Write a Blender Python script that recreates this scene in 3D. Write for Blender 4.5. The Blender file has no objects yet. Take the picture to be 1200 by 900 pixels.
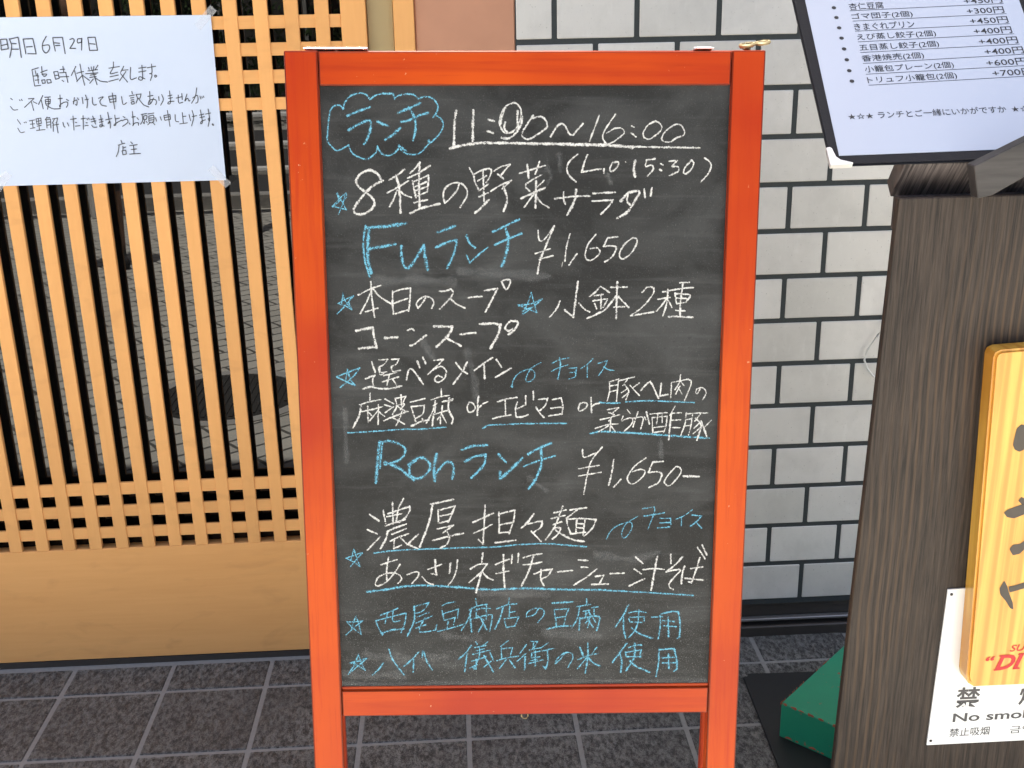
import bpy, bmesh, math, random
from mathutils import Vector, Matrix
random.seed(7)
R = math.radians
scene = bpy.context.scene
COL = scene.collection

# ------------------------------------------------------------------ camera
cam_d = bpy.data.cameras.new('camera')
cam = bpy.data.objects.new('camera', cam_d); COL.objects.link(cam)
PITCH, YAW, ROLL = 0.3231819545696449, 0.04614761778768527, -0.020782813175563877
_cp, _sp, _c, _s = math.cos(PITCH), math.sin(PITCH), math.cos(YAW), math.sin(YAW)
fw = Vector((_s*_cp, _c*_cp, -_sp)); rt = Vector((_c, -_s, 0)); up = rt.cross(fw)
r2 = math.cos(ROLL)*rt + math.sin(ROLL)*up
u2 = -math.sin(ROLL)*rt + math.cos(ROLL)*up
CAM = Vector((0.97749516, -2.27064101, 1.50164672))
m = Matrix((r2, u2, -fw)).transposed().to_4x4(); m.translation = CAM
cam.matrix_world = m
cam_d.sensor_width = 36.0
cam_d.lens = 1283.7862386*36/1200
cam_d.clip_start = 0.05; cam_d.clip_end = 2000
scene.camera = cam

# ------------------------------------------------------------------ sky, sun, exposure
SUN_EL, SUN_AZ = R(78), R(-14)          # high sun standing behind the shop: the front is in open shade
world = bpy.data.worlds.new('World'); scene.world = world; world.use_nodes = True
wn = world.node_tree.nodes; wl = world.node_tree.links
bg = wn['Background']
sky = wn.new('ShaderNodeTexSky'); sky.sky_type = 'NISHITA'; sky.sun_disc = False
sky.sun_elevation = SUN_EL; sky.sun_rotation = SUN_AZ
sky.dust_density = 4.0; sky.ozone_density = 0.6; sky.air_density = 0.9
wl.new(sky.outputs['Color'], bg.inputs['Color']); bg.inputs['Strength'].default_value = 0.06
sd = bpy.data.lights.new('sun', 'SUN'); sd.energy = 5.0; sd.angle = R(0.53); sd.color = (1, .95, .87)
sun = bpy.data.objects.new('sun', sd); COL.objects.link(sun)
sdir = Vector((math.sin(SUN_AZ)*math.cos(SUN_EL), math.cos(SUN_AZ)*math.cos(SUN_EL), math.sin(SUN_EL)))
sun.rotation_euler = (-sdir).to_track_quat('-Z', 'Y').to_euler()
vs = scene.view_settings
vs.view_transform = 'Standard'; vs.look = 'None'; vs.gamma = 1; vs.use_curve_mapping = False
vs.exposure = 2.5
scene.cycles.use_denoising = True
scene.cycles.max_bounces = 8; scene.cycles.transparent_max_bounces = 24
scene.cycles.sample_clamp_indirect = 8
scene.cycles.caustics_reflective = False

# strokes of the handwriting, in fifths of a millimetre on their own surface
BOARD_WRITING = [
 ('lunch_cloud', 'b', [
  (2.75, '-1147,7010/ -1132,7052 -1101,7088 -1061,7105 -1027,7109 -994,7094 -975,7071/ -941,7094 -901,7104 -860,7105 -830,7107;-830,7100 -821,7074/ -801,7090 -777,7100;-760,7100 -727,7103 -694,7095 -674,7074/ -640,7085 -600,7082 -567,7061 -551,7025 -558,6992 -582,6960'),
  (2.5, '-565,6973 -535,6953 -519,6920 -526,6888 -544,6858 -571,6829 -598,6806 -626,6783 -647,6760 -674,6738 -715,6730 -755,6737 -788,6760 -801,6790/ -808,6763 -836,6737 -870,6724 -910,6737 -930,6764 -937,6783/ -944,6750 -972,6721 -1006,6704 -1046,6711 -1086,6731 -1109,6761 -1118,6790/ -1145,6776 -1173,6761 -1203,6759 -1226,6781 -1245,6804 -1252,6830 -1249,6870 -1242,6915 -1236,6961 -1224,7007 -1203,7029 -1176,7036 -1157,7029 -1149,7012'),
  (3.25, '-613,6822 -609,6806;-798,6783 -775,6766 -755,6755'),
 ]),
 ('lunch_heading', 'b', [
  (3.75, '-1120,6971 -1064,6993 -980,7023;-1116,6882 -1053,6918 -999,6941/ -979,6941 -973,6918 -981,6876 -999,6830 -1020,6797;-932,6934 -899,6918 -865,6909;-886,6823 -840,6852 -791,6895;-802,6988 -742,7012 -661,7046;-783,6933 -730,6944 -663,6973 -612,6987'),
  (3.25, '-735,7025 -709,6980 -694,6934 -695,6881 -711,6819'),
 ]),
 ('opening_hours', 'w', [
  (4.0, '-437,6999 -448,6922 -453,6778;-327,7002 -332,6908 -334,6813'),
  (3.0, '-234,6946 -196,6936;-240,6874 -202,6862;48,6970 9,6914 -20,6862 -13,6834 19,6823 66,6847 109,6875 138,6900 127,6942 95,6963 48,6953;160,6840 192,6893 224,6919 250,6907 272,6865 297,6849 326,6878 364,6919;679,6777 810,6773 973,6771 1108,6768'),
  (2.75, '-77,7048 -124,7026 -153,6977 -164,6929 -150,6886 -125,6862 -85,6869 -49,6907 -27,6963 -31,7012 -56,7043 -77,7048'),
  (3.75, '-128,7019 -149,6963 -157,6922;-49,6998 -52,6942 -45,6893 -71,6851 -114,6827 -150,6834;-128,6928 -135,6893 -114,6865;-22,6963 -27,6921 -56,6865'),
  (4.25, '-478,6768 -410,6785 -316,6799 -193,6802 -13,6798 204,6794 348,6790'),
  (4.75, '240,6791 402,6789 565,6783 680,6773'),
  (2.5, '467,6971 434,6884 406,6809;570,6977 531,6924 495,6861 491,6825 516,6797 557,6805 605,6841 627,6868 604,6892 564,6888 515,6861;673,6904 687,6898;670,6860 701,6838;822,6935 774,6907 747,6860 760,6828 792,6824 832,6852 864,6887 851,6919 822,6935;937,6907 889,6872 864,6828 882,6808 923,6806 955,6828 1008,6852 994,6899 961,6915 929,6903'),
 ]),
 ('last_order_time', 'w', [
  (2.75, '331,6730 289,6694 265,6654 270,6614 294,6582 323,6558;395,6726 375,6678 359,6618/ 404,6626 482,6639;501,6638 501,6612;555,6678 539,6642 543,6622 568,6630 592,6661 591,6681 563,6678;826,6701 771,6693/ 768,6653 804,6661 817,6637 781,6593;863,6669 876,6662;856,6633 869,6627;918,6685 967,6689/ 936,6653/ 977,6648 973,6620 921,6595;1057,6688 1018,6644 1011,6612 1031,6608 1063,6640 1074,6676 1057,6692;1143,6704 1176,6680 1186,6652 1167,6604 1123,6556'),
  (4.25, '699,6689 692,6637 700,6589'),
  (1.25, '637,6684 641,6679'),
 ]),
 ('vegetable_salad_line', 'w', [
  (4.0, '-919,6570 -940,6610 -975,6631 -1012,6631 -1056,6606 -1078,6567 -1065,6532 -1023,6499 -980,6463 -967,6431 -975,6402 -1012,6370 -1056,6356 -1089,6363 -1099,6388 -1068,6438 -1015,6499 -963,6542 -908,6570;324,6507 315,6440 270,6349;612,6434 652,6483 680,6494/ 730,6497 708,6447 655,6366 591,6326'),
  (3.0, '-867,6572 -817,6602 -769,6638;-882,6492 -819,6524 -746,6566;-819,6509 -843,6452 -869,6406;-798,6499 -769,6477 -730,6463;-671,6683 -701,6644 -734,6616;-749,6584 -680,6616 -606,6662;-720,6566 -711,6516 -699,6462;-710,6563 -666,6580 -618,6602/ -619,6559 -627,6498/ -693,6470;-703,6530 -626,6562;-700,6505 -630,6530;-712,6430 -628,6448;-420,6553 -438,6508 -475,6462 -516,6426/ -526,6473 -515,6516 -482,6544 -438,6555 -402,6544 -373,6508 -377,6465 -418,6400;186,6451 297,6465 411,6468;246,6494 244,6449 256,6417;433,6484 497,6488 575,6491;429,6435 498,6439 562,6443/ 535,6403 485,6353;657,6488 653,6438 672,6411;761,6510 767,6458;809,6519 804,6467'),
  (3.75, '-824,6602 -805,6517 -800,6366;-671,6680 -679,6559 -678,6401;-739,6362 -669,6394 -549,6422'),
  (2.75, '-357,6647 -332,6601 -322,6558 -297,6504;-325,6608 -285,6629 -234,6643/ -216,6632 -227,6593 -249,6554;-270,6629 -267,6536 -265,6436;-304,6565 -249,6597;-297,6504 -235,6547;-297,6465 -239,6490;-199,6627 -154,6654 -98,6668/ -133,6629 -158,6597;-178,6607 -140,6579;-221,6500 -162,6536 -89,6568/ -126,6536 -148,6515;-38,6611 41,6635 125,6660;90,6685 63,6607;105,6603 56,6578 5,6546/ 1,6525 27,6500;118,6567 78,6528;56,6485 -6,6399;63,6474 100,6428 151,6395'),
  (3.5, '-324,6364 -287,6393 -235,6447;-140,6529 -122,6479 -120,6428 -141,6374;12,6667 21,6582;67,6564 67,6478 64,6395;-28,6455 41,6485 125,6522'),
 ]),
 ('star', 'b', [
  (1.75, '-1200,6493 -1184,6453 -1166,6424 -1146,6385/ -1193,6399 -1236,6407/ -1206,6439 -1150,6489/ -1166,6432 -1198,6356;-1204,6489 -1194,6460;-1146,6492 -1143,6467 -1170,6432;-1232,6403 -1176,6453'),
 ]),
 ('first_set_heading', 'b', [
  (3.25, '-1027,6286 -1044,6182 -1038,6063 -1009,5957'),
  (5.0, '-1005,6272 -1018,6136 -1016,6044 -999,5980;-1023,6272 -900,6279 -767,6299;-656,6157 -648,6080 -633,6001'),
  (4.5, '-1013,6136 -931,6149 -839,6167;-800,6153 -802,6089 -782,6016 -750,6020 -703,6080 -656,6157;-128,6274 -110,6196 -124,6105 -152,6022'),
  (3.75, '-567,6239 -452,6281;-578,6143 -509,6175 -444,6193/ -450,6143 -473,6079 -507,6010;-380,6220 -362,6174 -326,6142;-210,6242 -141,6274 -41,6321;-197,6160 -123,6192 -26,6232'),
  (2.75, '-381,6092 -359,6046/ -308,6092 -243,6142'),
 ]),
 ('first_set_price', 'w', [
  (2.5, '81,6250 86,6199 101,6181 134,6206 185,6279;64,6101 160,6133;90,6064 178,6088;288,6228 266,6147 256,6052;333,6099 282,6026;455,6223 406,6162 388,6103 392,6070 418,6055 459,6077 484,6110 465,6136 421,6132'),
  (3.25, '185,6279 134,6155 97,6067 79,5972'),
  (1.25, '241,6045 236,6015'),
  (2.75, '597,6208 531,6201/ 506,6146/ 546,6150 587,6142 577,6102 548,6066 515,6047;693,6201 642,6161 610,6102 618,6069 644,6069 687,6105 719,6160 719,6193 693,6201'),
 ]),
 ('star', 'b', [
  (1.75, '-1187,5857 -1177,5808 -1153,5770 -1133,5742/ -1175,5767 -1221,5783/ -1174,5808 -1118,5832/ -1162,5783 -1229,5715;-1185,5848 -1199,5777;-1118,5832 -1150,5795 -1133,5745;-1229,5715 -1182,5758'),
 ]),
 ('soup_and_side_dishes', 'w', [
  (2.75, '-1087,5838 -1005,5878 -937,5900;-1000,5866 -1033,5795 -1078,5717;-990,5878 -945,5825 -873,5778;-1044,5728 -963,5751;-858,5856 -803,5874 -747,5881/ -752,5806 -763,5731;-860,5781 -767,5815;-850,5713 -762,5741;-647,5824 -669,5787 -700,5750/ -712,5775 -693,5806 -650,5827 -613,5814 -598,5786 -611,5749;226,5793 201,5737 159,5686;349,5779 387,5737 420,5720;487,5885 460,5853 419,5821;492,5885 548,5848;442,5792 535,5806;451,5825 507,5834;493,5834 494,5741;452,5774 466,5741;535,5797 508,5750;557,5880 664,5882;578,5750 648,5754;762,5847 794,5879 836,5875 832,5833 769,5753 691,5693/ 770,5706 840,5718;1007,5908 1068,5911;897,5849 1008,5869 1096,5878;866,5800 945,5813;929,5865 927,5785 901,5692;922,5804 890,5758 858,5725;936,5790 960,5748;977,5841 988,5776;977,5837 1075,5827 1048,5780;987,5809 1057,5804;992,5771 1048,5780;984,5727 1045,5724'),
  (3.0, '-1003,5924 -1000,5826 -986,5692;-864,5862 -866,5781 -862,5713;-559,5861 -526,5860 -487,5874/ -471,5854 -491,5815 -560,5744;-491,5812 -450,5776 -395,5750;-375,5816 -332,5823 -284,5824;-267,5863 -183,5876/ -216,5808 -262,5723;-157,5921 -124,5934 -98,5927 -105,5898 -125,5869 -144,5895 -153,5918'),
  (3.25, '341,5919 326,5788 313,5685/ 257,5734;406,5677 471,5708 527,5741 595,5829;598,5916 596,5787 595,5676;605,5820 676,5749;1026,5906 1015,5785 1014,5686;939,5687 1014,5686 1098,5681'),
 ]),
 ('corn_soup_line', 'w', [
  (4.25, '-1108,5603 -1056,5614 -1000,5623/ -990,5551 -979,5487;-1094,5485 -992,5494;-922,5553 -841,5559;-598,5629 -536,5629 -478,5625/ -504,5573 -584,5493;-298,5643 -230,5647 -164,5640/ -181,5571 -231,5482'),
  (3.25, '-772,5603 -750,5615 -731,5603;-758,5502 -736,5508 -651,5571'),
  (3.5, '-524,5553 -424,5499;-426,5575 -374,5582 -328,5585;-67,5663 -47,5649 -73,5603 -112,5574;-96,5663 -125,5637 -132,5610 -106,5597 -86,5610;-96,5663 -53,5659'),
 ]),
 ('star', 'b', [
  (2.0, '38,5849 54,5787 74,5718/ 31,5734 -47,5768/ 31,5774 109,5806/ 57,5761 -21,5702;38,5846 18,5787 -21,5708;-44,5761 64,5780;31,5734 70,5721;-21,5725 44,5754'),
 ]),
 ('star', 'b', [
  (2.5, '-1246,5296 -1173,5326 -1093,5355/ -1127,5309 -1168,5269 -1225,5225;-1243,5293 -1194,5269 -1126,5235/ -1155,5275 -1175,5346;-1172,5343 -1187,5282'),
 ]),
 ('main_choice_line', 'w', [
  (3.0, '-1013,5395 -1001,5355 -992,5325;-1056,5282 -996,5305/ -1010,5275 -1005,5234/ -1075,5214;-1075,5214 -1031,5228 -959,5214 -880,5217 -821,5233;-787,5273 -772,5334 -752,5347 -714,5300 -676,5242;-601,5403 -541,5409/ -588,5359 -645,5309;-602,5346 -555,5362 -523,5329 -537,5282 -577,5255 -599,5272 -583,5299 -550,5289'),
  (2.5, '-964,5408 -908,5411/ -929,5381 -962,5361/ -956,5325 -917,5328;-882,5411 -833,5414/ -850,5381 -883,5364/ -878,5331 -825,5337;-969,5355 -960,5308 -937,5314;-937,5301 -851,5324;-945,5261 -839,5294;-898,5314 -916,5240;-879,5281 -847,5227'),
  (3.5, '-712,5397 -697,5357;-676,5423 -657,5383'),
  (3.25, '-386,5389 -420,5321 -478,5243;-458,5386 -427,5343 -385,5313;-336,5335 -279,5378 -219,5419;-275,5371 -269,5277;-191,5406 -159,5356;-198,5288 -152,5313 -96,5348'),
 ]),
 ('choice_arrow', 'b', [
  (1.75, '-89,5226 -82,5262 -54,5305 -11,5330 31,5340 59,5319 59,5283 31,5258 3,5261 10,5297 31,5337 59,5362 102,5384;174,5378 221,5401 287,5415;173,5325 222,5349 283,5368;288,5344 339,5348/ 331,5286/ 283,5272;293,5315 335,5319;368,5343 410,5372 447,5408;410,5372 409,5281;480,5376 541,5395/ 523,5352 486,5295;518,5352 552,5333 589,5328'),
  (3.0, '-93,5229 -85,5221'),
  (2.25, '226,5416 231,5363 215,5272'),
 ]),
 ('main_dishes_line', 'w', [
  (2.5, '-1029,5184 -1033,5133;-1101,5106 -1034,5126 -961,5141;-1089,5059 -1029,5072;-1048,5096 -1048,4984;-1046,5059 -1024,5031;-976,5106 -983,4970;-1023,5072 -949,5092;-980,5065 -1038,4997;-974,5058 -938,5025;-932,5143 -876,5112;-936,5105 -884,5088;-934,5051 -877,5091;-866,5146 -793,5162/ -817,5111;-862,5146 -857,5091 -885,5037;-825,5172 -824,5098;-857,5098 -804,5111 -831,5071;-857,5098 -792,5057;-818,5071 -839,5010 -863,4962;-885,5017 -846,4996 -807,4972;-764,5121 -668,5146;-761,5094 -746,5043 -736,5009;-758,5091 -672,5100/ -683,5043 -733,5009;-737,5002 -730,4988;-687,5009 -681,4988;-558,5211 -557,5157;-625,5137 -565,5157 -506,5167;-599,5130 -613,5069 -661,4978;-612,5097 -589,5113;-599,5096 -603,5049;-552,5123 -486,5133;-613,5035 -520,5062 -497,5041;-553,5096 -560,5042 -587,5001;-560,5042 -528,4980;-567,5015 -568,4974;-543,5127 -483,5141'),
  (3.25, '-1091,5103 -1106,5032 -1149,4950;-942,4997 -872,5027 -782,5060;-761,4958 -707,4985 -644,5001;-613,5039 -621,4960;-507,5149 -512,5069 -484,5010 -492,4974;-312,5158 -318,5097 -321,5031'),
  (2.75, '-373,5119 -388,5083 -377,5053 -349,5057 -334,5082 -352,5115 -373,5119;-317,5071 -288,5104 -252,5122;-185,5121 -125,5139 -57,5150;-135,5135 -132,5030;-218,5005 -168,5019 -97,5030;-54,5117 -67,5066 -61,5015/ -18,5018 17,5032;-54,5073 -11,5095;2,5160 2,5100;51,5192 53,5134;88,5134 148,5143/ 131,5094 95,5058;70,5083 95,5043 124,5013;180,5134 237,5144/ 248,5093 245,5035;170,5075 238,5082;156,5021 245,5035'),
  (3.0, '365,5107 354,5073 361,5053 394,5068 413,5097 394,5112 365,5104;436,5145 442,5043;442,5082 465,5101 491,5106;767,5192 818,5246 837,5239 887,5138;903,5239 896,5152/ 948,5164;808,5046 829,4962;975,5030 968,4942 963,4853;1138,4999 1178,4950 1153,4847;1177,4980 1219,4871'),
  (2.25, '558,5251 559,5188 545,5120;558,5251 619,5270/ 611,5188 607,5120;558,5222 610,5231;559,5183 611,5197;624,5260 723,5284;676,5265 648,5226;657,5236 687,5187 669,5129;681,5207 639,5178;687,5178 645,5144;695,5226 758,5158;756,5243 715,5211;970,5239 968,5142;970,5244 1083,5267/ 1102,5238 1059,5117;1030,5296 1022,5243 995,5195;1026,5258 1055,5224;1027,5219 1000,5166;1018,5209 1043,5166;1161,5199 1143,5165 1133,5175 1142,5199 1179,5208 1204,5174 1182,5126;546,5062 622,5076/ 585,5042;556,5042 594,5027 576,5013;500,4994 566,5008 628,5027;585,5018 557,4984;467,4935 548,4959 619,4964;571,5003 566,4915;558,4954 491,4911;572,4949 601,4915;679,5061 699,5037;652,5017 643,4983 671,4998 714,5002 710,4963 663,4914;719,5002 785,5007 773,4928;751,5046 720,4943;795,5012 805,4992;832,5031 946,5040;847,5006 854,4903;847,5006 947,5015/ 940,4942 926,4903;885,5030 877,4962;913,5030 915,4972;858,4938 935,4947;864,4905 931,4913;998,5083 966,5020;975,5035 1042,5039;977,4986 1038,4990;973,4937 1035,4936;1075,5039 1068,4961 1042,4882;1075,5029 1118,5034/ 1107,4941 1094,4882;1077,4990 1110,4995;1073,4946 1106,4951;1128,5034 1218,5035;1171,5029 1134,4980;1168,4970 1131,4931;1174,4936 1127,4892;1244,4984 1198,4935'),
 ]),
 ('dish_underlines', 'b', [
  (2.5, '489,5111 565,5106 631,5108;669,5115 802,5121 944,5116 1125,5107;-286,4939 -239,4961 -147,4964 -47,4969 96,4970 274,4970;-1186,4915 -1087,4919 -954,4927 -821,4936 -688,4937 -532,4949'),
  (3.5, '434,4898 501,4911 616,4907 807,4894 999,4878 1234,4861'),
 ]),
 ('second_set_heading', 'b', [
  (5.0, '-973,4851 -993,4715 -1008,4567;-944,4709 -846,4663 -749,4582;-597,4763 -613,4667 -611,4575;-170,4635 -170,4589/ -87,4663 -21,4731'),
  (4.0, '-979,4845 -907,4856 -831,4827 -805,4782 -845,4725 -944,4692;-427,4791 -350,4818 -257,4823'),
  (4.25, '-735,4725 -780,4679 -776,4622 -727,4593 -660,4633 -642,4690 -680,4736 -735,4730 -785,4691;-599,4632 -549,4695 -505,4706 -483,4666 -493,4591;-406,4711 -340,4744 -268,4758/ -280,4687 -363,4596;-180,4760 -131,4703;18,4759 100,4804 171,4834;106,4792 106,4684 67,4581 23,4518'),
  (3.0, '-10,4674 89,4713 199,4746;-957,4845 -978,4669'),
 ]),
 ('second_set_price', 'w', [
  (2.5, '383,4789 388,4740 409,4736 470,4762;516,4804 449,4717 419,4619 395,4475;359,4654 497,4677;357,4603 510,4629;811,4726 739,4671 693,4599 698,4559 728,4545 775,4576 809,4625 783,4648 722,4630;1016,4664 966,4606 941,4557 968,4529 1002,4552 1052,4623 1042,4659 1016,4664'),
  (3.0, '595,4716 584,4627 564,4537;645,4577 599,4523;929,4701 859,4697/ 831,4625/ 896,4629 922,4606 898,4552 838,4519'),
  (4.0, '1070,4596 1174,4594'),
 ]),
 ('rich_noodles_line', 'w', [
  (3.0, '-1075,4234 -1010,4204;-1080,4087 -991,4181;-963,4371 -950,4278;-933,4347 -785,4398/ -782,4374 -818,4317 -857,4285;-900,4427 -900,4273;-826,4454 -863,4374 -876,4293;-941,4326 -840,4346;-952,4260 -896,4281 -818,4305;-909,4200 -812,4240;-922,4151 -867,4179 -797,4203;-895,4155 -899,4098/ -845,4122;-852,4175 -806,4130 -737,4097;-593,4372 -591,4279;-578,4372 -477,4399/ -501,4339 -525,4282;-580,4327 -505,4343;-583,4279 -521,4295;-599,4236 -490,4262/ -561,4209;-534,4217 -519,4177 -535,4128 -582,4099;-273,4402 -281,4272 -290,4125/ -321,4158;-357,4281 -289,4313 -219,4346;-352,4204 -289,4232 -229,4265;-180,4353 -179,4202;-176,4340 -72,4366/ -80,4295 -111,4198;-173,4263 -88,4279;-173,4206 -111,4210;13,4266 114,4289/ 106,4245 52,4204;40,4214 107,4142;195,4345 276,4365;253,4391 215,4284 192,4228;176,4305 269,4325;188,4260 246,4280;192,4236 238,4235 223,4195 184,4158;196,4236 138,4154;303,4365 415,4380;354,4368 284,4308;281,4308 289,4251 309,4194;292,4300 393,4303 482,4294/ 456,4233 402,4177;350,4295 344,4202;405,4291 394,4185;358,4267 397,4263;355,4238 394,4234;309,4194 410,4205'),
  (3.5, '-1056,4344 -996,4298;-940,4221 -881,4249 -811,4273;-936,4225 -953,4164 -989,4100;-731,4199 -806,4126;-642,4413 -569,4428 -488,4445;-631,4401 -656,4284 -721,4109;-631,4155 -534,4181 -425,4204;-206,4135 -68,4152;56,4338 13,4278 -26,4239;207,4219 262,4182 332,4149 403,4136'),
 ]),
 ('noodle_underlines', 'b', [
  (2.75, '-384,4098 -189,4104 -33,4119 146,4123 278,4112 419,4099;-1033,4066 -947,4078 -792,4089 -559,4095 -384,4101;556,3780 674,3773 911,3757 1161,3737'),
  (3.75, '-387,3804 -230,3794 6,3800 241,3790 556,3783'),
  (4.0, '-1088,3786 -954,3801 -876,3817 -719,3828 -524,3818 -387,3806'),
 ]),
 ('star', 'b', [
  (2.0, '-1172,4096 -1154,4035 -1133,3969/ -1175,4002 -1228,4031/ -1173,4051 -1114,4071/ -1159,4018 -1199,3969;-1174,4088 -1194,4019;-1114,4067 -1151,4026'),
 ]),
 ('light_noodles_line', 'w', [
  (2.75, '-989,3982 -934,4000 -880,4017;-937,4034 -951,3950 -953,3872;-860,3983 -897,3925 -953,3859 -1016,3827 -1031,3843 -1007,3893 -936,3921 -874,3912 -851,3879 -875,3844;-811,3908 -764,3926 -733,3924 -741,3891 -781,3843;-670,3944 -576,3980;-710,3890 -672,3848 -633,3833;-647,3914 -608,3906;-466,4012 -475,3938 -499,3872 -531,3830'),
  (3.5, '-618,4013 -617,3947 -612,3902;-513,3988 -522,3917;-303,3920 -320,3853 -340,3774;-150,4046 -151,3943 -142,3810;52,4036 29,3941 -26,3821;906,4024 888,3909 870,3780;1095,3952 1081,3890 1079,3825'),
  (3.0, '-292,4060 -299,3994;-377,3945 -323,3978 -262,3981/ -307,3920 -386,3846;-292,3920 -261,3882 -223,3865;-205,3977 -158,3997 -112,4013;-202,3910 -116,3928;-92,4046 -95,3984;-48,4056 -51,3992;-14,4024 37,4040 111,4052;-14,3973 45,3978 111,3992;60,3904 115,3928 184,3940/ 154,3891 115,3870;107,3937 107,3866 127,3820;223,3919 323,3929;365,4005 428,4000;385,3953 428,3950;335,3822 421,3880 491,3937;480,3883 539,3891/ 512,3833;457,3825 571,3828;584,3903 680,3906;756,4022 808,3976;750,3935 798,3901;715,3812 822,3864;809,3930 891,3938 954,3931;998,4040 1002,3974;1081,4023 1032,3965 970,3912/ 1017,3924 1068,3924 1027,3874 992,3824 997,3799 1021,3784;1139,3935 1221,3947;1199,4014 1178,3931 1146,3831/ 1126,3840;1102,3865 1145,3860 1224,3851;1181,4088 1235,4007;1212,4106 1246,4034'),
 ]),
 ('second_choice_arrow', 'b', [
  (1.75, '554,4155 581,4208 627,4248 696,4272 724,4268 725,4223 683,4162 659,4175 666,4224 696,4272 743,4300 766,4316;799,4369 877,4380/ 878,4344 838,4222;917,4299 991,4298/ 993,4253;1027,4292 1084,4318 1137,4358;1065,4302 1065,4245'),
  (2.5, '808,4316 866,4324 948,4339;918,4266 992,4270;904,4230 985,4237;1135,4321 1201,4313/ 1171,4276 1125,4240;1163,4272 1204,4227'),
 ]),
 ('star', 'b', [
  (2.0, '-1172,3607 -1154,3543 -1140,3471/ -1190,3514 -1237,3565/ -1181,3565 -1126,3572/ -1174,3535 -1247,3468;-1176,3602 -1206,3518'),
 ]),
 ('tofu_note', 'b', [
  (2.25, '-1002,3613 -935,3638 -883,3662;-1035,3571 -1024,3533 -995,3465;-951,3634 -973,3554;-915,3650 -921,3583 -909,3564 -870,3570;-1035,3571 -960,3592 -825,3628/ -835,3557 -864,3481;-769,3674 -667,3702/ -707,3644 -762,3623;-747,3598 -668,3631;-760,3552 -692,3581 -645,3605;-761,3514 -693,3539;-696,3589 -733,3522 -734,3484/ -678,3488 -623,3500/ -616,3538;-573,3680 -541,3697 -486,3705;-577,3643 -566,3579;-574,3617 -463,3654/ -472,3587;-563,3571 -487,3591;-535,3562 -544,3512;-488,3587 -500,3537;-611,3487 -552,3503 -425,3540;-344,3728 -337,3678;-377,3645 -401,3569 -445,3494;-388,3645 -333,3674 -266,3686;-372,3662 -385,3586;-353,3636 -317,3653;-337,3653 -342,3594;-302,3657 -243,3656;-270,3673 -271,3576;-373,3577 -247,3610 -231,3585 -248,3487;-330,3602 -287,3568;-295,3543 -327,3484;-112,3730 -117,3684;-199,3652 -128,3680 -61,3688;-109,3672 -113,3596;-105,3625 -69,3632;-148,3579 -133,3512;-144,3579 -46,3591/ -74,3524/ -133,3514;92,3653 61,3607 6,3591/ 13,3624 61,3653 116,3648 128,3606 85,3548;199,3643 207,3580;199,3643 301,3648/ 278,3592/ 207,3582;211,3580 215,3521;278,3588 267,3525;423,3721 424,3671;357,3663 451,3679;376,3663 361,3579 322,3503;400,3629 448,3637;409,3603 440,3620;420,3629 417,3578;459,3654 503,3661;475,3662 476,3603;440,3628 448,3578 417,3544;448,3611 488,3548;449,3561 433,3506;718,3612 774,3624 837,3615;726,3580 826,3583/ 827,3548;719,3569 727,3545/ 813,3540;879,3579 953,3582'),
  (3.0, '-991,3470 -990,3482/ -923,3503 -844,3510;-769,3674 -771,3573 -821,3455;-381,3578 -374,3484;-310,3585 -271,3500;-152,3672 -176,3584 -212,3504;187,3690 329,3698;152,3498 227,3516 314,3520;377,3578 374,3490;381,3574 480,3590 516,3577 497,3484;433,3569 469,3510;715,3672 678,3593 627,3510;682,3581 683,3505 699,3426;739,3501 799,3456 890,3420;945,3602 1019,3621 1063,3617/ 1077,3525 1076,3430/ 1062,3422;992,3578 1000,3434'),
  (2.5, '788,3635 783,3544 762,3481 722,3429;934,3590 940,3519 927,3419;962,3515 1052,3506;954,3554 1036,3546'),
 ]),
 ('star', 'b', [
  (2.25, '-1165,3323 -1147,3262 -1121,3202/ -1175,3241 -1222,3259/ -1166,3275 -1106,3292/ -1159,3245 -1241,3173;-1165,3318 -1199,3237 -1237,3178;-1214,3255 -1110,3288'),
 ]),
 ('rice_note', 'b', [
  (2.75, '-992,3256 -1025,3210 -1070,3167;-952,3359 -921,3269 -851,3165;-745,3335 -793,3280 -850,3229;-781,3284 -786,3185;-722,3296 -713,3343 -690,3266 -652,3201;-375,3382 -420,3323 -468,3277;-408,3323 -425,3186;723,3353 764,3369 812,3372;698,3321 706,3285/ 811,3284;701,3317 810,3336/ 803,3280;961,3274 1043,3277;962,3234 1052,3237;933,3347 935,3246 919,3133'),
  (2.25, '-347,3408 -336,3391;-264,3407 -304,3373;-352,3365 -272,3381;-344,3339 -288,3356;-368,3314 -273,3339 -245,3343;-320,3373 -324,3296 -361,3202;-376,3263 -273,3296;-393,3211 -337,3237;-345,3280 -345,3202/ -369,3220;-249,3330 -221,3261;-241,3261 -289,3219;-121,3414 -173,3372;-169,3363 -166,3278;-161,3355 -90,3362/ -106,3294;-201,3265 -130,3286 -50,3298;-134,3273 -182,3205;6,3383 -38,3319;6,3319 -58,3259;37,3408 85,3407/ 61,3361;29,3344 109,3360;57,3395 53,3352;41,3318 101,3335;45,3318 41,3284/ 101,3292;22,3241 125,3270;69,3335 69,3223;37,3263 85,3275;156,3394 109,3360;117,3335 200,3355;276,3316 245,3273 209,3239/ 221,3273 268,3316 316,3320 332,3281 297,3208;499,3360 467,3314;368,3268 436,3297 507,3313;428,3280 365,3199'),
  (3.0, '-289,3305 -249,3227 -226,3184;-110,3268 -74,3212;-2,3293 -6,3198;153,3343 157,3257 141,3201/ 125,3219;379,3362 404,3297;435,3391 436,3288 420,3168;440,3280 476,3241 525,3214'),
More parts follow.
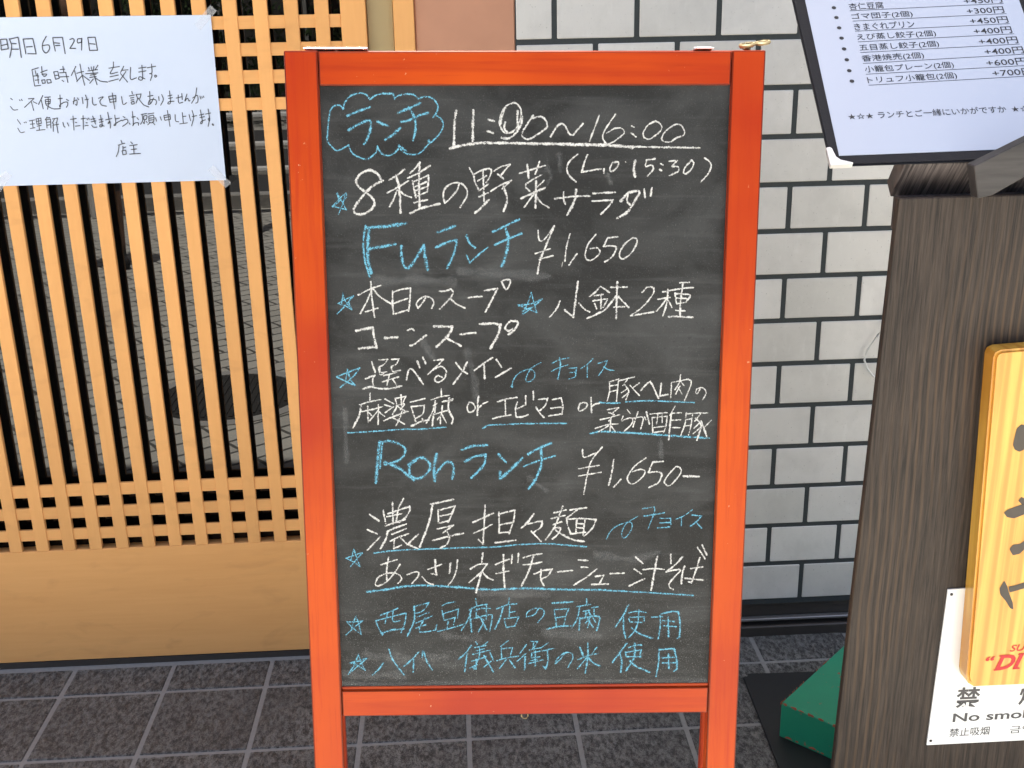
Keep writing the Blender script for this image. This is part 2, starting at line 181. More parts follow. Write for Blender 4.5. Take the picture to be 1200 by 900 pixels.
  (3.25, '708,3385 660,3314 609,3242;660,3310 676,3249 670,3168;764,3385 762,3281 708,3180;729,3257 782,3208 873,3166;937,3335 1041,3342/ 1063,3253 1064,3188/ 1046,3172;1001,3302 1008,3193'),
 ]),
 ('wiped_smudges', 's', [
  (13.5, '-386,5466 -359,5357 -338,5242 -328,5137'),
  (12.25, '-666,5519 -633,5461 -606,5416'),
  (17.75, '-419,5988 -143,5971 135,5953;-973,5924 -697,5934 -475,5922'),
  (9.75, '213,6724 225,6628;525,6600 547,6552;132,6649 165,6601 143,6548'),
  (16.5, '494,4040 729,4007 904,4049;-328,3774 143,3751'),
  (16.75, '-568,3455 -331,3433'),
  (21.5, '-1106,3313 -839,3285 -571,3295;144,3473 502,3444;-1259,3173 -872,3156'),
  (10.75, '-1279,3103 -873,3092 -334,3098 506,3102 1265,3094'),
  (10.25, '902,4854 916,4735;-1201,5073 -1201,4721'),
  (10.5, '25,4592 140,4501'),
  (1.75, '220,5539 295,5549;352,5543 314,5506;408,5562 454,5588 466,5562 436,5534 403,5548;493,4367 571,4367;726,4365 795,4369;990,4367 1036,4369;904,4384 927,4376'),
  (2.25, '-570,3359 -498,3367 -487,3298 -492,3212;-566,3342 -499,3324;-572,3230 -570,3333;-632,3402 -631,3368;-572,3230 -492,3221'),
 ]),
]
NOTE_WRITING = [
 ('handwriting', 'k', [
  (2.0, '283,7393 275,7289;283,7393 344,7396/ 347,7301/ 276,7291;283,7334 341,7346;372,7400 383,7323 347,7215;376,7395 462,7412/ 464,7303 463,7212;383,7350 434,7349;383,7296 448,7294;510,7392 513,7320 515,7247;510,7392 608,7395/ 618,7245/ 534,7249;531,7315 592,7318;746,7415 698,7343 693,7280 722,7252 760,7292 756,7329 700,7325;809,7400 810,7341 816,7268;809,7400 907,7402/ 909,7321 911,7241;820,7350 871,7344;825,7323 872,7323;978,7378 1012,7387 1018,7359 966,7292/ 1026,7291;1096,7385 1058,7381 1053,7345 1091,7349/ 1101,7389 1082,7272;1162,7393 1163,7266;1163,7395 1237,7396/ 1243,7268/ 1164,7268;1173,7334 1228,7328'),
 ]),
 ('handwriting', 'k', [
  (1.75, '552,7091 554,6927/ 616,6933;556,7091 620,7108;583,7081 588,7026;556,7027 608,7030/ 600,7008;568,6985 606,6989;602,7053 596,6952;655,7121 649,7052;636,7062 705,7083;647,7043 667,7020 694,7042 643,7045;634,6984 638,6951/ 667,6955/ 667,6988/ 634,6984;686,6987 690,6952/ 729,6958/ 724,6988/ 686,6987;768,7064 776,6990/ 815,6998/ 811,7067/ 768,7064;772,7027 810,7030;837,7085 884,7089;870,7117 870,7057;827,7053 894,7056;821,7012 916,7014;889,7056 898,6955;840,6979 857,6965;1001,7114 941,7023;981,7073 994,6966;1000,7045 1073,7061;1046,7136 1051,7034 1063,6923;1054,7025 988,6962;1054,7025 1121,6968;1126,7102 1132,7079;1155,7106 1159,7069;1184,7110 1173,7068;1228,7122 1193,7077;1116,7065 1217,7077;1089,7038 1217,7044;1134,7023 1196,7031;1126,7000 1193,7008;1164,7069 1191,6925;1162,6986 1118,6942;1182,6994 1234,6961 1303,6950'),
 ]),
 ('handwriting', 'k', [
  (1.75, '1333,7088 1444,7102;1389,7150 1377,7091 1341,7034 1419,7047;1333,7002 1422,7018;1315,6956 1417,6979;1488,7105 1447,7043;1461,7064 1527,7068;1503,7052 1425,6958;1446,7032 1506,6945;1556,7093 1541,6976 1604,6986;1637,7081 1715,7090;1633,7043 1710,7054;1674,7112 1663,6974 1623,6970 1638,6996 1689,6973;1725,7083 1814,7098;1773,7120 1767,7035 1740,7025 1765,7014 1742,6955;1799,7009 1813,7000 1796,6988 1789,7003 1799,7009'),
 ]),
 ('handwriting', 'k', [
  (1.75, '290,6810 307,6795;275,6728 301,6693 345,6694;376,6793 384,6784;398,6798 405,6783;470,6801 529,6804/ 417,6715;495,6776 506,6683;514,6771 550,6751;622,6831 564,6741;600,6783 606,6696;638,6812 698,6815;640,6787 638,6744;640,6787 694,6791/ 683,6747/ 638,6744;641,6768 686,6770;673,6811 667,6743 649,6690;641,6734 695,6698 753,6692 783,6696;773,6794 818,6798;798,6832 785,6711 778,6726 821,6754 861,6758 862,6729 844,6705;856,6787 878,6772;921,6761 962,6775 955,6726 941,6732;942,6804 922,6737;971,6799 983,6779;1020,6803 1021,6739;1046,6778 1082,6782;1058,6826 1069,6763 1055,6695;1124,6800 1120,6737 1137,6722 1158,6727;1186,6789 1237,6802 1197,6760 1211,6720 1259,6708'),
 ]),
 ('handwriting', 'k', [
  (1.75, '324,6595 351,6545;315,6507 337,6462 378,6466;388,6564 397,6559;407,6569 412,6559;445,6577 500,6586;475,6582 472,6503;449,6543 494,6547;442,6499 493,6507;516,6595 518,6541/ 564,6550/ 567,6604/ 516,6595;518,6571 566,6577;542,6600 534,6482;515,6522 560,6528;503,6478 593,6485;633,6612 608,6583;631,6602 661,6606;619,6588 615,6500;618,6583 664,6592/ 655,6499;619,6558 655,6562;620,6529 650,6533;684,6591 739,6600/ 723,6556;709,6596 677,6547;679,6527 740,6536;687,6547 674,6464;718,6556 722,6448;787,6554 791,6515 804,6505;831,6548 843,6514;870,6582 931,6590;900,6615 889,6473;915,6551 930,6549;910,6512 960,6516;979,6584 1025,6590;1004,6618 987,6476;1023,6544 1038,6543;1009,6514 1044,6517;1039,6588 1047,6573;1057,6592 1063,6577;1078,6577 1123,6585;1079,6552 1130,6561;1102,6611 1120,6527;1079,6518 1096,6496 1131,6497;1161,6570 1202,6579;1162,6545 1203,6554;1182,6618 1187,6510 1161,6501 1169,6520 1207,6505;1230,6568 1296,6581;1261,6646 1266,6543 1250,6533 1273,6552 1268,6483'),
 ]),
 ('handwriting', 'k', [
  (1.75, '1293,6805 1300,6742;1293,6805 1368,6814/ 1360,6751/ 1301,6747;1299,6773 1364,6782;1335,6840 1338,6678;1425,6802 1431,6723 1470,6738;1538,6851 1540,6825;1505,6805 1559,6814;1513,6784 1551,6789;1516,6763 1548,6768;1516,6742 1521,6721/ 1548,6726/ 1546,6752/ 1516,6742;1576,6819 1587,6777 1565,6731;1581,6819 1630,6823/ 1614,6782/ 1587,6777;1597,6777 1642,6713 1693,6689;1695,6796 1750,6805;1721,6847 1710,6727;1752,6779 1719,6727 1691,6717 1712,6759 1766,6763 1778,6736 1765,6710;1807,6793 1807,6751;1841,6813 1851,6761 1817,6704;1903,6796 1947,6805;1905,6770 1949,6779;1925,6848 1921,6728 1894,6718 1907,6738 1960,6742;1985,6773 2051,6787;2049,6819 2047,6756;2010,6804 2007,6726 2050,6730;2102,6812 2072,6740 2102,6770 2115,6739 2127,6749;2156,6769 2207,6794 2205,6731 2182,6716;2210,6872 2184,6784 2139,6717;2233,6788 2240,6757;2253,6783 2255,6767;2270,6788 2273,6772'),
 ]),
 ('handwriting', 'k', [
  (1.75, '1331,6615 1329,6520 1307,6510 1331,6531 1394,6561;1331,6575 1375,6583;1414,6598 1434,6587;1398,6556 1448,6570 1455,6538 1396,6497;1468,6533 1477,6517;1504,6590 1542,6594;1517,6648 1513,6537 1503,6500 1523,6526 1561,6531 1563,6504;1557,6584 1570,6562;1603,6614 1663,6623;1614,6614 1612,6556 1585,6514;1628,6598 1661,6602 1651,6565 1624,6564 1628,6598;1634,6561 1623,6518;1615,6535 1619,6524;1648,6544 1657,6528;1673,6618 1738,6627;1681,6596 1730,6601 1722,6537 1679,6533 1681,6596;1684,6575 1727,6579;1681,6554 1725,6558;1689,6533 1659,6507;1711,6537 1734,6505;1749,6579 1755,6542;1798,6588 1806,6551;1837,6598 1842,6550/ 1902,6559/ 1902,6607/ 1837,6598;1839,6577 1899,6586;1880,6650 1888,6485;1955,6606 1953,6542 1984,6531;2032,6625 2031,6514;2033,6583 2066,6587;1992,6509 2074,6518;2100,6602 2109,6538;2129,6580 2179,6590;2136,6644 2145,6575 2113,6485;2206,6594 2255,6604;2209,6568 2258,6577;2222,6647 2230,6520 2208,6509 2221,6530 2265,6545;2271,6603 2326,6613;2304,6655 2308,6539 2293,6550 2310,6560 2285,6476'),
 ]),
 ('handwriting', 'k', [
  (3.5, '2333,6498 2341,6487'),
 ]),
 ('handwriting', 'k', [
  (1.75, '1361,6354 1367,6324;1325,6305 1397,6324;1335,6305 1316,6236 1289,6186;1373,6294 1368,6254;1371,6274 1402,6284;1357,6245 1362,6204/ 1398,6210/ 1398,6250/ 1357,6245;1459,6336 1476,6316;1444,6296 1525,6306;1453,6256 1513,6261;1485,6301 1479,6211;1432,6209 1548,6214'),
 ]),
]
# ------------------------------------------------------------------ object helpers
def link(o, parent=None):
    COL.objects.link(o)
    if parent is not None: o.parent = parent
    return o
def tag(o, label=None, cat=None, group=None, kind=None):
    if label: o['label'] = label
    if cat: o['category'] = cat
    if group: o['group'] = group
    if kind: o['kind'] = kind
    return o
def empty(name, label, cat, mat=None, group=None):
    o = bpy.data.objects.new(name, None); COL.objects.link(o); o.empty_display_size = .05
    if mat is not None: o.matrix_world = mat
    return tag(o, label, cat, group)
def build(name, bm, material, parent=None, smooth=False):
    me = bpy.data.meshes.new(name); bm.to_mesh(me); bm.free()
    if material is not None:
        for mm in (material if isinstance(material, (list, tuple)) else [material]): me.materials.append(mm)
    if smooth:
        for p in me.polygons: p.use_smooth = True
    return link(bpy.data.objects.new(name, me), parent)
def box(bm, x0, x1, y0, y1, z0, z1, bev=0.0, seg=1, M=None, bm_mat=-1):
    r = bmesh.ops.create_cube(bm, size=1.0); vs_ = r['verts']
    for v in vs_: v.co = Vector((x0+(v.co.x+.5)*(x1-x0), y0+(v.co.y+.5)*(y1-y0), z0+(v.co.z+.5)*(z1-z0)))
    if bev > 0:
        es = list({e for v in vs_ for e in v.link_edges})
        b = bmesh.ops.bevel(bm, geom=es, offset=bev, segments=seg, affect='EDGES', profile=.6, material=bm_mat)
        vs_ = list({v for f in b['faces'] for v in f.verts} | {v for v in vs_ if v.is_valid})
    if M is not None: bmesh.ops.transform(bm, matrix=M, verts=vs_)
    return vs_
def tube(bm, pts, r, seg=8, closed=False):
    pts = [Vector(p) for p in pts]; rings = []; n = len(pts)
    for i, p in enumerate(pts):
        a = pts[(i-1) % n] if (closed or i > 0) else p
        b = pts[(i+1) % n] if (closed or i < n-1) else p
        t = (b-a).normalized()
        ref = Vector((0, 0, 1)) if abs(t.z) < .9 else Vector((1, 0, 0))
        s = t.cross(ref).normalized(); w = t.cross(s)
        rr = r[i] if isinstance(r, (list, tuple)) else r
        rings.append([bm.verts.new(p+rr*(math.cos(2*math.pi*k/seg)*s+math.sin(2*math.pi*k/seg)*w)) for k in range(seg)])
    for i in range(n if closed else n-1):
        A, B = rings[i], rings[(i+1) % n]
        for k in range(seg): bm.faces.new((A[k], A[(k+1) % seg], B[(k+1) % seg], B[k]))
    if not closed:
        bm.faces.new(rings[0]); bm.faces.new(rings[-1][::-1])
def poly_prism(bm, pts, y0, y1):
    a = [bm.verts.new((x, y0, z)) for x, z in pts]; b = [bm.verts.new((x, y1, z)) for x, z in pts]
    bm.faces.new(a); bm.faces.new(b[::-1]); n = len(pts)
    for i in range(n): bm.faces.new((a[i], b[i], b[(i+1) % n], a[(i+1) % n]))
    bmesh.ops.recalc_face_normals(bm, faces=bm.faces[:])

# ------------------------------------------------------------------ material helpers
class NT:
    def __init__(self, name):
        self.m = bpy.data.materials.new(name); self.m.use_nodes = True
        self.t = self.m.node_tree; self.n = self.t.nodes; self.l = self.t.links
        self.p = self.n['Principled BSDF']; self.out = self.n['Material Output']
    def coord(self, scale=(1, 1, 1), rot=(0, 0, 0), kind='Object'):
        tc = self.n.new('ShaderNodeTexCoord'); mp = self.n.new('ShaderNodeMapping')
        mp.inputs['Scale'].default_value = scale; mp.inputs['Rotation'].default_value = rot
        self.l.new(tc.outputs[kind], mp.inputs['Vector']); return mp.outputs['Vector']
    def noise(self, vec, scale, detail=3, rough=.55, dist=0):
        n = self.n.new('ShaderNodeTexNoise'); n.inputs['Scale'].default_value = scale
        n.inputs['Detail'].default_value = detail; n.inputs['Roughness'].default_value = rough
        n.inputs['Distortion'].default_value = dist
        self.l.new(vec, n.inputs['Vector']); return n.outputs['Fac']
    def ramp(self, fac, stops):
        r = self.n.new('ShaderNodeValToRGB'); e = r.color_ramp.elements
        while len(e) < len(stops): e.new(.5)
        for el, (p, c) in zip(e, stops):
            el.position = p; el.color = (c, c, c, 1) if not isinstance(c, tuple) else (*c, 1)
        self.l.new(fac, r.inputs['Fac']); return r.outputs['Color']
    def mix(self, fac, a, b, mode='MIX'):
        x = self.n.new('ShaderNodeMix'); x.data_type = 'RGBA'; x.blend_type = mode
        for s, v in (('Factor', fac), ('A', a), ('B', b)):
            i = [q for q in x.inputs if q.name == s and (q.type == ('VALUE' if s == 'Factor' else 'RGBA'))][0]
            if isinstance(v, (int, float)): i.default_value = v
            elif isinstance(v, tuple): i.default_value = (*v, 1)
            else: self.l.new(v, i)
        return [q for q in x.outputs if q.type == 'RGBA'][0]
    def math(self, op, a, b=0.0, clamp=False):
        x = self.n.new('ShaderNodeMath'); x.operation = op; x.use_clamp = clamp
        for i, v in enumerate((a, b)):
            if isinstance(v, (int, float)): x.inputs[i].default_value = v
            else: self.l.new(v, x.inputs[i])
        return x.outputs[0]
    def bump(self, h, strength=.3, dist=.002):
        b = self.n.new('ShaderNodeBump'); b.inputs['Strength'].default_value = strength
        b.inputs['Distance'].default_value = dist
        self.l.new(h, b.inputs['Height']); self.l.new(b.outputs['Normal'], self.p.inputs['Normal'])
    def set(self, **k):
        for a, v in k.items():
            i = self.p.inputs[a.replace('_', ' ')]
            if isinstance(v, tuple): i.default_value = (*v, 1) if len(v) == 3 else v
            elif isinstance(v, (int, float)): i.default_value = v
            else: self.l.new(v, i)
        return self
def plain(name, col, rough=.6, var=.12, scale=30, **k):
    t = NT(name); v = t.coord()
    f = t.noise(v, scale, 4)
    c = t.mix(f, tuple(x*(1-var) for x in col), tuple(min(1, x*(1+var)) for x in col))
    t.set(Base_Color=c, Roughness=rough, **k); return t.m
def wood(name, dark, light, axis, fine=60, rough=.5, contrast=(.35, .68), coat=0, big=None, bump=.08, wave=None, stretch=14, spec=.4):
    """grain running along the given object axis"""
    t = NT(name); s = [1, 1, 1]; s['xyz'.index(axis)] = 1.0/stretch
    v = t.coord(tuple(s))
    g = t.noise(v, fine, 6, .62, .4)
    g2 = t.noise(v, fine*.28, 3, .5, .8)
    gg = t.math('ADD', t.math('MULTIPLY', g, .55), t.math('MULTIPLY', g2, .45))
    f = t.ramp(gg, [(contrast[0], 0.0), (contrast[1], 1.0)])
    c = t.mix(f, dark, light)
    if big:
        b = t.noise(t.coord(), big[0], 2, .4)
        c = t.mix(t.ramp(b, [(.35, 0.0), (.65, 1.0)]), c, t.mix(.6, c, big[1]))
    if wave:
        w = t.n.new('ShaderNodeTexWave'); w.wave_type = 'BANDS'; w.bands_direction = wave[0]
        w.inputs['Scale'].default_value = wave[1]; w.inputs['Distortion'].default_value = wave[2]
        w.inputs['Detail'].default_value = 3; w.inputs['Detail Scale'].default_value = 1.2
        t.l.new(v, w.inputs['Vector'])
        c = t.mix(t.math('MULTIPLY', t.ramp(w.outputs['Fac'], [(.55, 0.0), (.95, 1.0)]), wave[3]), c, dark)
    t.set(Base_Color=c, Roughness=rough, Coat_Weight=coat, Coat_Roughness=.18); t.p.inputs['Specular IOR Level'].default_value = spec
    t.bump(g, bump, .001); return t.m

# ------------------------------------------------------------------ materials
M_door = {a: wood('oak laminate '+a, (.75, .37, .125), (.84, .44, .16), a, 85, .6, (.22, .78), bump=.03, spec=.2) for a in 'xz'}
for _m in M_door.values():                     # hand marks and dried splashes
    _n = _m.node_tree; _p = _n.nodes['Principled BSDF']; _src = _p.inputs['Base Color'].links[0].from_socket
    _tc = _n.nodes.new('ShaderNodeTexCoord'); _mp = _n.nodes.new('ShaderNodeMapping'); _mp.inputs['Scale'].default_value = (1, 1, 2.2)
    _ns = _n.nodes.new('ShaderNodeTexNoise'); _ns.inputs['Scale'].default_value = 7; _ns.inputs['Detail'].default_value = 5; _ns.inputs['Distortion'].default_value = 1.2
    _rp = _n.nodes.new('ShaderNodeValToRGB'); _rp.color_ramp.elements[0].position = .56; _rp.color_ramp.elements[1].position = .80
    _rp.color_ramp.elements[1].color = (.26, .26, .26, 1)
    _mx = _n.nodes.new('ShaderNodeMix'); _mx.data_type = 'RGBA'
    _ci = [q for q in _mx.inputs if q.type == 'RGBA']
    _n.links.new(_tc.outputs['Object'], _mp.inputs['Vector']); _n.links.new(_mp.outputs['Vector'], _ns.inputs['Vector'])
    _n.links.new(_ns.outputs['Fac'], _rp.inputs['Fac']); _n.links.new(_rp.outputs['Color'], _mx.inputs['Factor'])
    _n.links.new(_src, _ci[0]); _ci[1].default_value = (.42, .20, .075, 1)
    _ge = _n.nodes.new('ShaderNodeNewGeometry'); _mr = _n.nodes.new('ShaderNodeMapRange'); _mr.inputs['To Min'].default_value = .88; _mr.inputs['To Max'].default_value = 1.03
    _n.links.new(_ge.outputs['Random Per Island'], _mr.inputs['Value'])
    _hs = _n.nodes.new('ShaderNodeHueSaturation'); _n.links.new(_mr.outputs['Result'], _hs.inputs['Value'])
    _n.links.new([q for q in _mx.outputs if q.type == 'RGBA'][0], _hs.inputs['Color']); _n.links.new(_hs.outputs['Color'], _p.inputs['Base Color'])
M_olive = plain('painted door post', (.40, .31, .15), .5, .05, 8)
M_plaster = plain('terracotta plaster', (.50, .25, .15), .85, .10, 14)
M_black = plain('plain black', (.010, .010, .010), .6)
M_alu = plain('anodised rail', (.32, .31, .30), .35, .1, 20, Metallic=.7)
M_darkmetal = plain('dark bronze sill', (.045, .038, .032), .45, .2, 30)

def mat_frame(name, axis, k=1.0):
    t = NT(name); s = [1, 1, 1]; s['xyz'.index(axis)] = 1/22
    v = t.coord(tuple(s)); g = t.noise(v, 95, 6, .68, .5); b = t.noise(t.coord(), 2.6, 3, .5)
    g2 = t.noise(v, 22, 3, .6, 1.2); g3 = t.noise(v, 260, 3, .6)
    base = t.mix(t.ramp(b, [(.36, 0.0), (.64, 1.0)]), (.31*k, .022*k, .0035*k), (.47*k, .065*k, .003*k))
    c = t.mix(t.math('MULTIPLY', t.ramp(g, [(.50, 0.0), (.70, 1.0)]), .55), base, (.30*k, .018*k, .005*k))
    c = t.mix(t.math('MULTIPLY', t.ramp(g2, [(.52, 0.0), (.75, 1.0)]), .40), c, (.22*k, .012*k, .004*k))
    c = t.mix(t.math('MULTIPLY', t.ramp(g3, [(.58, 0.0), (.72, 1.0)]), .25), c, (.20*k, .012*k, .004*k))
    # small chips and scuffs of bare wood
    ch = t.noise(t.coord(), 110, 3, .6); ch2 = t.noise(t.coord(), 8, 2, .5)
    chip = t.math('MULTIPLY', t.ramp(ch, [(.69, 0.0), (.71, 1.0)]), t.ramp(ch2, [(.54, 0.0), (.60, 1.0)]))
    c = t.mix(t.math('MULTIPLY', chip, .65), c, (.60, .40, .24))
    t.set(Base_Color=c, Roughness=t.ramp(b, [(.3, .34), (.7, .50)]), Coat_Weight=.10, Coat_Roughness=.2); t.p.inputs['Specular IOR Level'].default_value = .16
    t.bump(g, .12, .001); return t.m
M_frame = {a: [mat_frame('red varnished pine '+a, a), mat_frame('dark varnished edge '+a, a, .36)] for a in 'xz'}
M_chip = plain('bare wood edge', (.50, .33, .19), .8)

def mat_board():
    t = NT('chalkboard slate paint'); v = t.coord()
    cl = t.noise(t.coord((1, 1, 1.6)), 7, 4, .6, .6); st = t.noise(t.coord((1, 1, 14)), 6, 3, .6)
    fine = t.noise(v, 560, 3, .8); mid = t.noise(v, 120, 3, .6)
    sep = t.n.new('ShaderNodeSeparateXYZ'); t.l.new(v, sep.inputs[0])
    low = t.math('SUBTRACT', 1.0, t.math('MULTIPLY', t.math('SUBTRACT', sep.outputs['Z'], .615), 4.5), clamp=True)   # chalk dust settles near the tray
    veil = t.math('MULTIPLY', t.ramp(cl, [(.40, 0.0), (.78, 1.0)]), .085)
    veil = t.math('ADD', veil, t.math('MULTIPLY', t.ramp(st, [(.55, 0.0), (.8, 1.0)]), .05))
    dots = t.math('MULTIPLY', t.ramp(fine, [(.56, 0.0), (.72, 1.0)]), t.math('ADD', .15, t.math('MULTIPLY', low, .40)))
    dots = t.math('MULTIPLY', dots, t.ramp(mid, [(.35, .2), (.65, 1.0)]))
    f = t.math('ADD', veil, dots, clamp=True)
    c = t.mix(f, (.0090, .0095, .0092), (.42, .44, .44))
    pits = t.ramp(t.noise(v, 160, 1, .4), [(.70, 0.0), (.74, 1.0)])
    c = t.mix(t.math('MULTIPLY', pits, .5), c, (.018, .018, .018))
    t.set(Base_Color=c, Roughness=.66); t.p.inputs['Specular IOR Level'].default_value = .32; t.bump(fine, .12, .0006); return t.m
M_board = mat_board()

def mat_chalk(name, col, lo, hi, amax=1.0, edge=.22, fine=850):
    t = NT(name); v = t.coord(); u = t.coord(kind='UV')
    n1 = t.noise(v, fine*.62, 3, .8); n2 = t.noise(v, 150, 3, .7)
    sep = t.n.new('ShaderNodeSeparateXYZ'); t.l.new(u, sep.inputs[0])
    av = t.math('ABSOLUTE', sep.outputs['Y'])
    e = t.math('MULTIPLY', t.math('POWER', av, 2.2), edge)
    f = t.math('ADD', t.math('MULTIPLY', n1, .62), t.math('MULTIPLY', n2, .38))
    f = t.math('SUBTRACT', f, e)
    a = t.math('MULTIPLY', t.ramp(f, [(lo, 0.0), (hi, 1.0)]), amax)
    t.set(Base_Color=col, Roughness=1.0, Alpha=a); t.p.inputs['Specular IOR Level'].default_value = .1
    return t.m
M_white = mat_chalk('white chalk', (.62, .62, .595), .31, .57, .95, .20)
M_blue = mat_chalk('blue chalk', (.15, .40, .53), .33, .60, .96, .16)
M_smear = mat_chalk('wiped chalk dust', (.60, .62, .62), .20, .80, .10, .50, 420)

def mat_ink():
    t = NT('black pen ink'); t.set(Base_Color=(.045, .048, .06), Roughness=.6); return t.m
M_ink = mat_ink()
M_print = plain('toner print', (.012, .014, .02), .5, .1)

def mat_brick():
    t = NT('pale glazed wall tile'); v = t.coord()
    g = t.n.new('ShaderNodeNewGeometry')
    rnd = g.outputs['Random Per Island']
    c = t.mix(rnd, (.56, .545, .495), (.69, .67, .62))
    d = t.noise(v, 9, 5, .65); c = t.mix(t.math('MULTIPLY', t.ramp(d, [(.45, 0.0), (.8, 1.0)]), .40), c, (.36, .35, .32))
    d2 = t.noise(t.coord((1, 1, .3)), 45, 4, .7); c = t.mix(t.math('MULTIPLY', t.ramp(d2, [(.56, 0.0), (.8, 1.0)]), .30), c, (.80, .79, .75))
    sp = t.ramp(t.noise(v, 260, 2, .5), [(.70, 0.0), (.76, 1.0)])
    c = t.mix(t.math('MULTIPLY', sp, .5), c, (.16, .15, .13))
    t.set(Base_Color=c, Roughness=.38); t.bump(t.noise(v, 25, 4), .12, .002); return t.m
M_brick = mat_brick()
M_mortar = plain('dark grey mortar', (.040, .047, .047), .9, .25, 160)

def mat_tile():
    t = NT('rough slate floor tile'); v = t.coord(); vs_ = t.coord((1, .55, 1), (0, 0, R(35)))
    a = t.noise(vs_, 105, 5, .72); b = t.noise(v, 420, 2, .6); d = t.noise(v, 3, 2)
    g = t.n.new('ShaderNodeNewGeometry')
    f = t.math('ADD', t.math('MULTIPLY', a, .65), t.math('MULTIPLY', b, .35))
    c = t.mix(t.ramp(f, [(.43, 0.0), (.59, 1.0)]), (.011, .0115, .0112), (.185, .19, .182))
    c = t.mix(t.math('MULTIPLY', t.ramp(d, [(.4, 0.0), (.7, 1.0)]), .3), c, (.035, .037, .038))
    c = t.mix(t.math('MULTIPLY', g.outputs['Random Per Island'], .25), c, (.03, .03, .03))
    sp = t.ramp(t.noise(v, 700, 1, .5), [(.74, 0.0), (.80, 1.0)])
    c = t.mix(t.math('MULTIPLY', sp, .6), c, (.40, .39, .36))
    t.set(Base_Color=c, Roughness=.62); t.bump(f, .9, .005); return t.m
M_tile = mat_tile()
M_grout = plain('grey grout', (.20, .205, .20), .9, .22, 90)

def mat_paving():
    t = NT('interlocking pavers'); v = t.coord((1, 1, 1), (0, 0, R(38)))
    ds = t.n.new('ShaderNodeTexNoise'); ds.inputs['Scale'].default_value = 14; ds.inputs['Detail'].default_value = 1
    t.l.new(v, ds.inputs['Vector'])
    vv = t.mix(.014, v, ds.outputs['Color'], 'ADD')
    br = t.n.new('ShaderNodeTexBrick'); t.l.new(vv, br.inputs['Vector'])
    br.inputs['Scale'].default_value = 1; br.inputs['Brick Width'].default_value = .22; br.inputs['Row Height'].default_value = .11
    br.inputs['Mortar Size'].default_value = .008; br.inputs['Color1'].default_value = (.47, .455, .41, 1)
    br.inputs['Color2'].default_value = (.57, .55, .49, 1); br.inputs['Mortar'].default_value = (.075, .073, .065, 1)
    c = t.mix(t.math('MULTIPLY', t.noise(v, 60, 3), .3), br.outputs['Color'], (.26, .25, .225))
    t.set(Base_Color=c, Roughness=.85); t.bump(br.outputs['Fac'], -.6, .006); return t.m
M_paving = mat_paving()
M_asphalt = plain('asphalt', (.05, .05, .05), .9, .2, 80)
M_glass = NT('dark door glass').set(Base_Color=(.004, .004, .004), Roughness=.0, IOR=1.52).m  # opaque pane: black base colour stands in for the unlit room behind

def mat_panel():
    t = NT('charred cedar panel'); v = t.coord((1, 1, .035)); w0 = t.coord((1, 1, .30))
    wv = t.n.new('ShaderNodeTexWave'); wv.wave_type = 'BANDS'; wv.bands_direction = 'X'
    for k_, x_ in (('Scale', 24), ('Distortion', 16), ('Detail', 2), ('Detail Scale', .22)): wv.inputs[k_].default_value = x_
    t.l.new(w0, wv.inputs['Vector'])
    f1 = t.noise(v, 330, 5, .65, .3); f2 = t.noise(v, 120, 4, .6, .5); big = t.noise(t.coord((1, 1, .35)), 5, 3, .5)
    c = t.mix(t.ramp(f1, [(.36, 0.0), (.66, 1.0)]), (.014, .0100, .008), (.054, .040, .031))
    c = t.mix(t.math('MULTIPLY', t.ramp(f2, [(.48, 0.0), (.66, 1.0)]), .42), c, (.014, .011, .009))
    late = t.math('MULTIPLY', t.ramp(wv.outputs['Fac'], [(.62, 0.0), (.95, 1.0)]), t.ramp(big, [(.48, .05), (.70, .60)]))
    c = t.mix(late, c, (.115, .070, .038))
    t.set(Base_Color=c, Roughness=.6); t.p.inputs['Specular IOR Level'].default_value = .3
    t.bump(f1, .4, .001); return t.m
M_panel = mat_panel()
def mat_endgrain():
    t = NT('dark end grain'); v = t.coord((1, .03, .03)); v2 = t.coord((1, .10, .10))
    a = t.noise(v, 300, 3, .6); b = t.noise(v2, 90, 3, .6, .6)
    c = t.mix(t.ramp(a, [(.38, 0.0), (.62, 1.0)]), (.030, .025, .026), (.125, .106, .104))
    c = t.mix(t.ramp(b, [(.57, 0.0), (.63, .85)]), c, (.012, .010, .010))
    t.set(Base_Color=c, Roughness=.55); t.bump(a, .4, .001); return t.m
M_endgrain = mat_endgrain()
M_plank = wood('black stained plank', (.018, .017, .017), (.060, .055, .053), 'x', 70, .55, (.35, .7), bump=.3, stretch=10)
M_worn = plain('worn wood edge', (.42, .30, .19), .8, .3, 200)
M_pine = wood('varnished pine sign', (.52, .21, .02), (.74, .43, .075), 'z', 70, .35, (.34, .56), coat=.3, bump=.03, stretch=30, wave=('X', 15, 2.6, .8))
M_pine_edge = wood('varnished pine edge', (.42, .20, .05), (.60, .36, .12), 'z', 40, .4, (.3, .7), coat=.4)
M_carve = plain('brush lettering paint', (.055, .045, .035), .6, .2, 60)
M_red = plain('red sign paint', (.46, .006, .010), .5, .1)
M_plate = plain('white enamel plate', (.74, .76, .76), .3, .03, 8)
M_plate_ink = plain('dark grey plate print', (.055, .055, .06), .5, .1)
M_paper = plain('copy paper', (.56, .635, .76), .8, .015, 6)
M_lam = NT('laminated menu sheet').set(Base_Color=(.43, .495, .60), Roughness=.25, Coat_Weight=.6, Coat_Roughness=.06).m
M_leather = NT('black leatherette cover')
_v = M_leather.coord(); M_leather.set(Base_Color=(.009, .010, .014), Roughness=.45); M_leather.p.inputs['Specular IOR Level'].default_value = .2; M_leather.bump(M_leather.noise(_v, 500, 2), .4, .0006); M_leather = M_leather.m
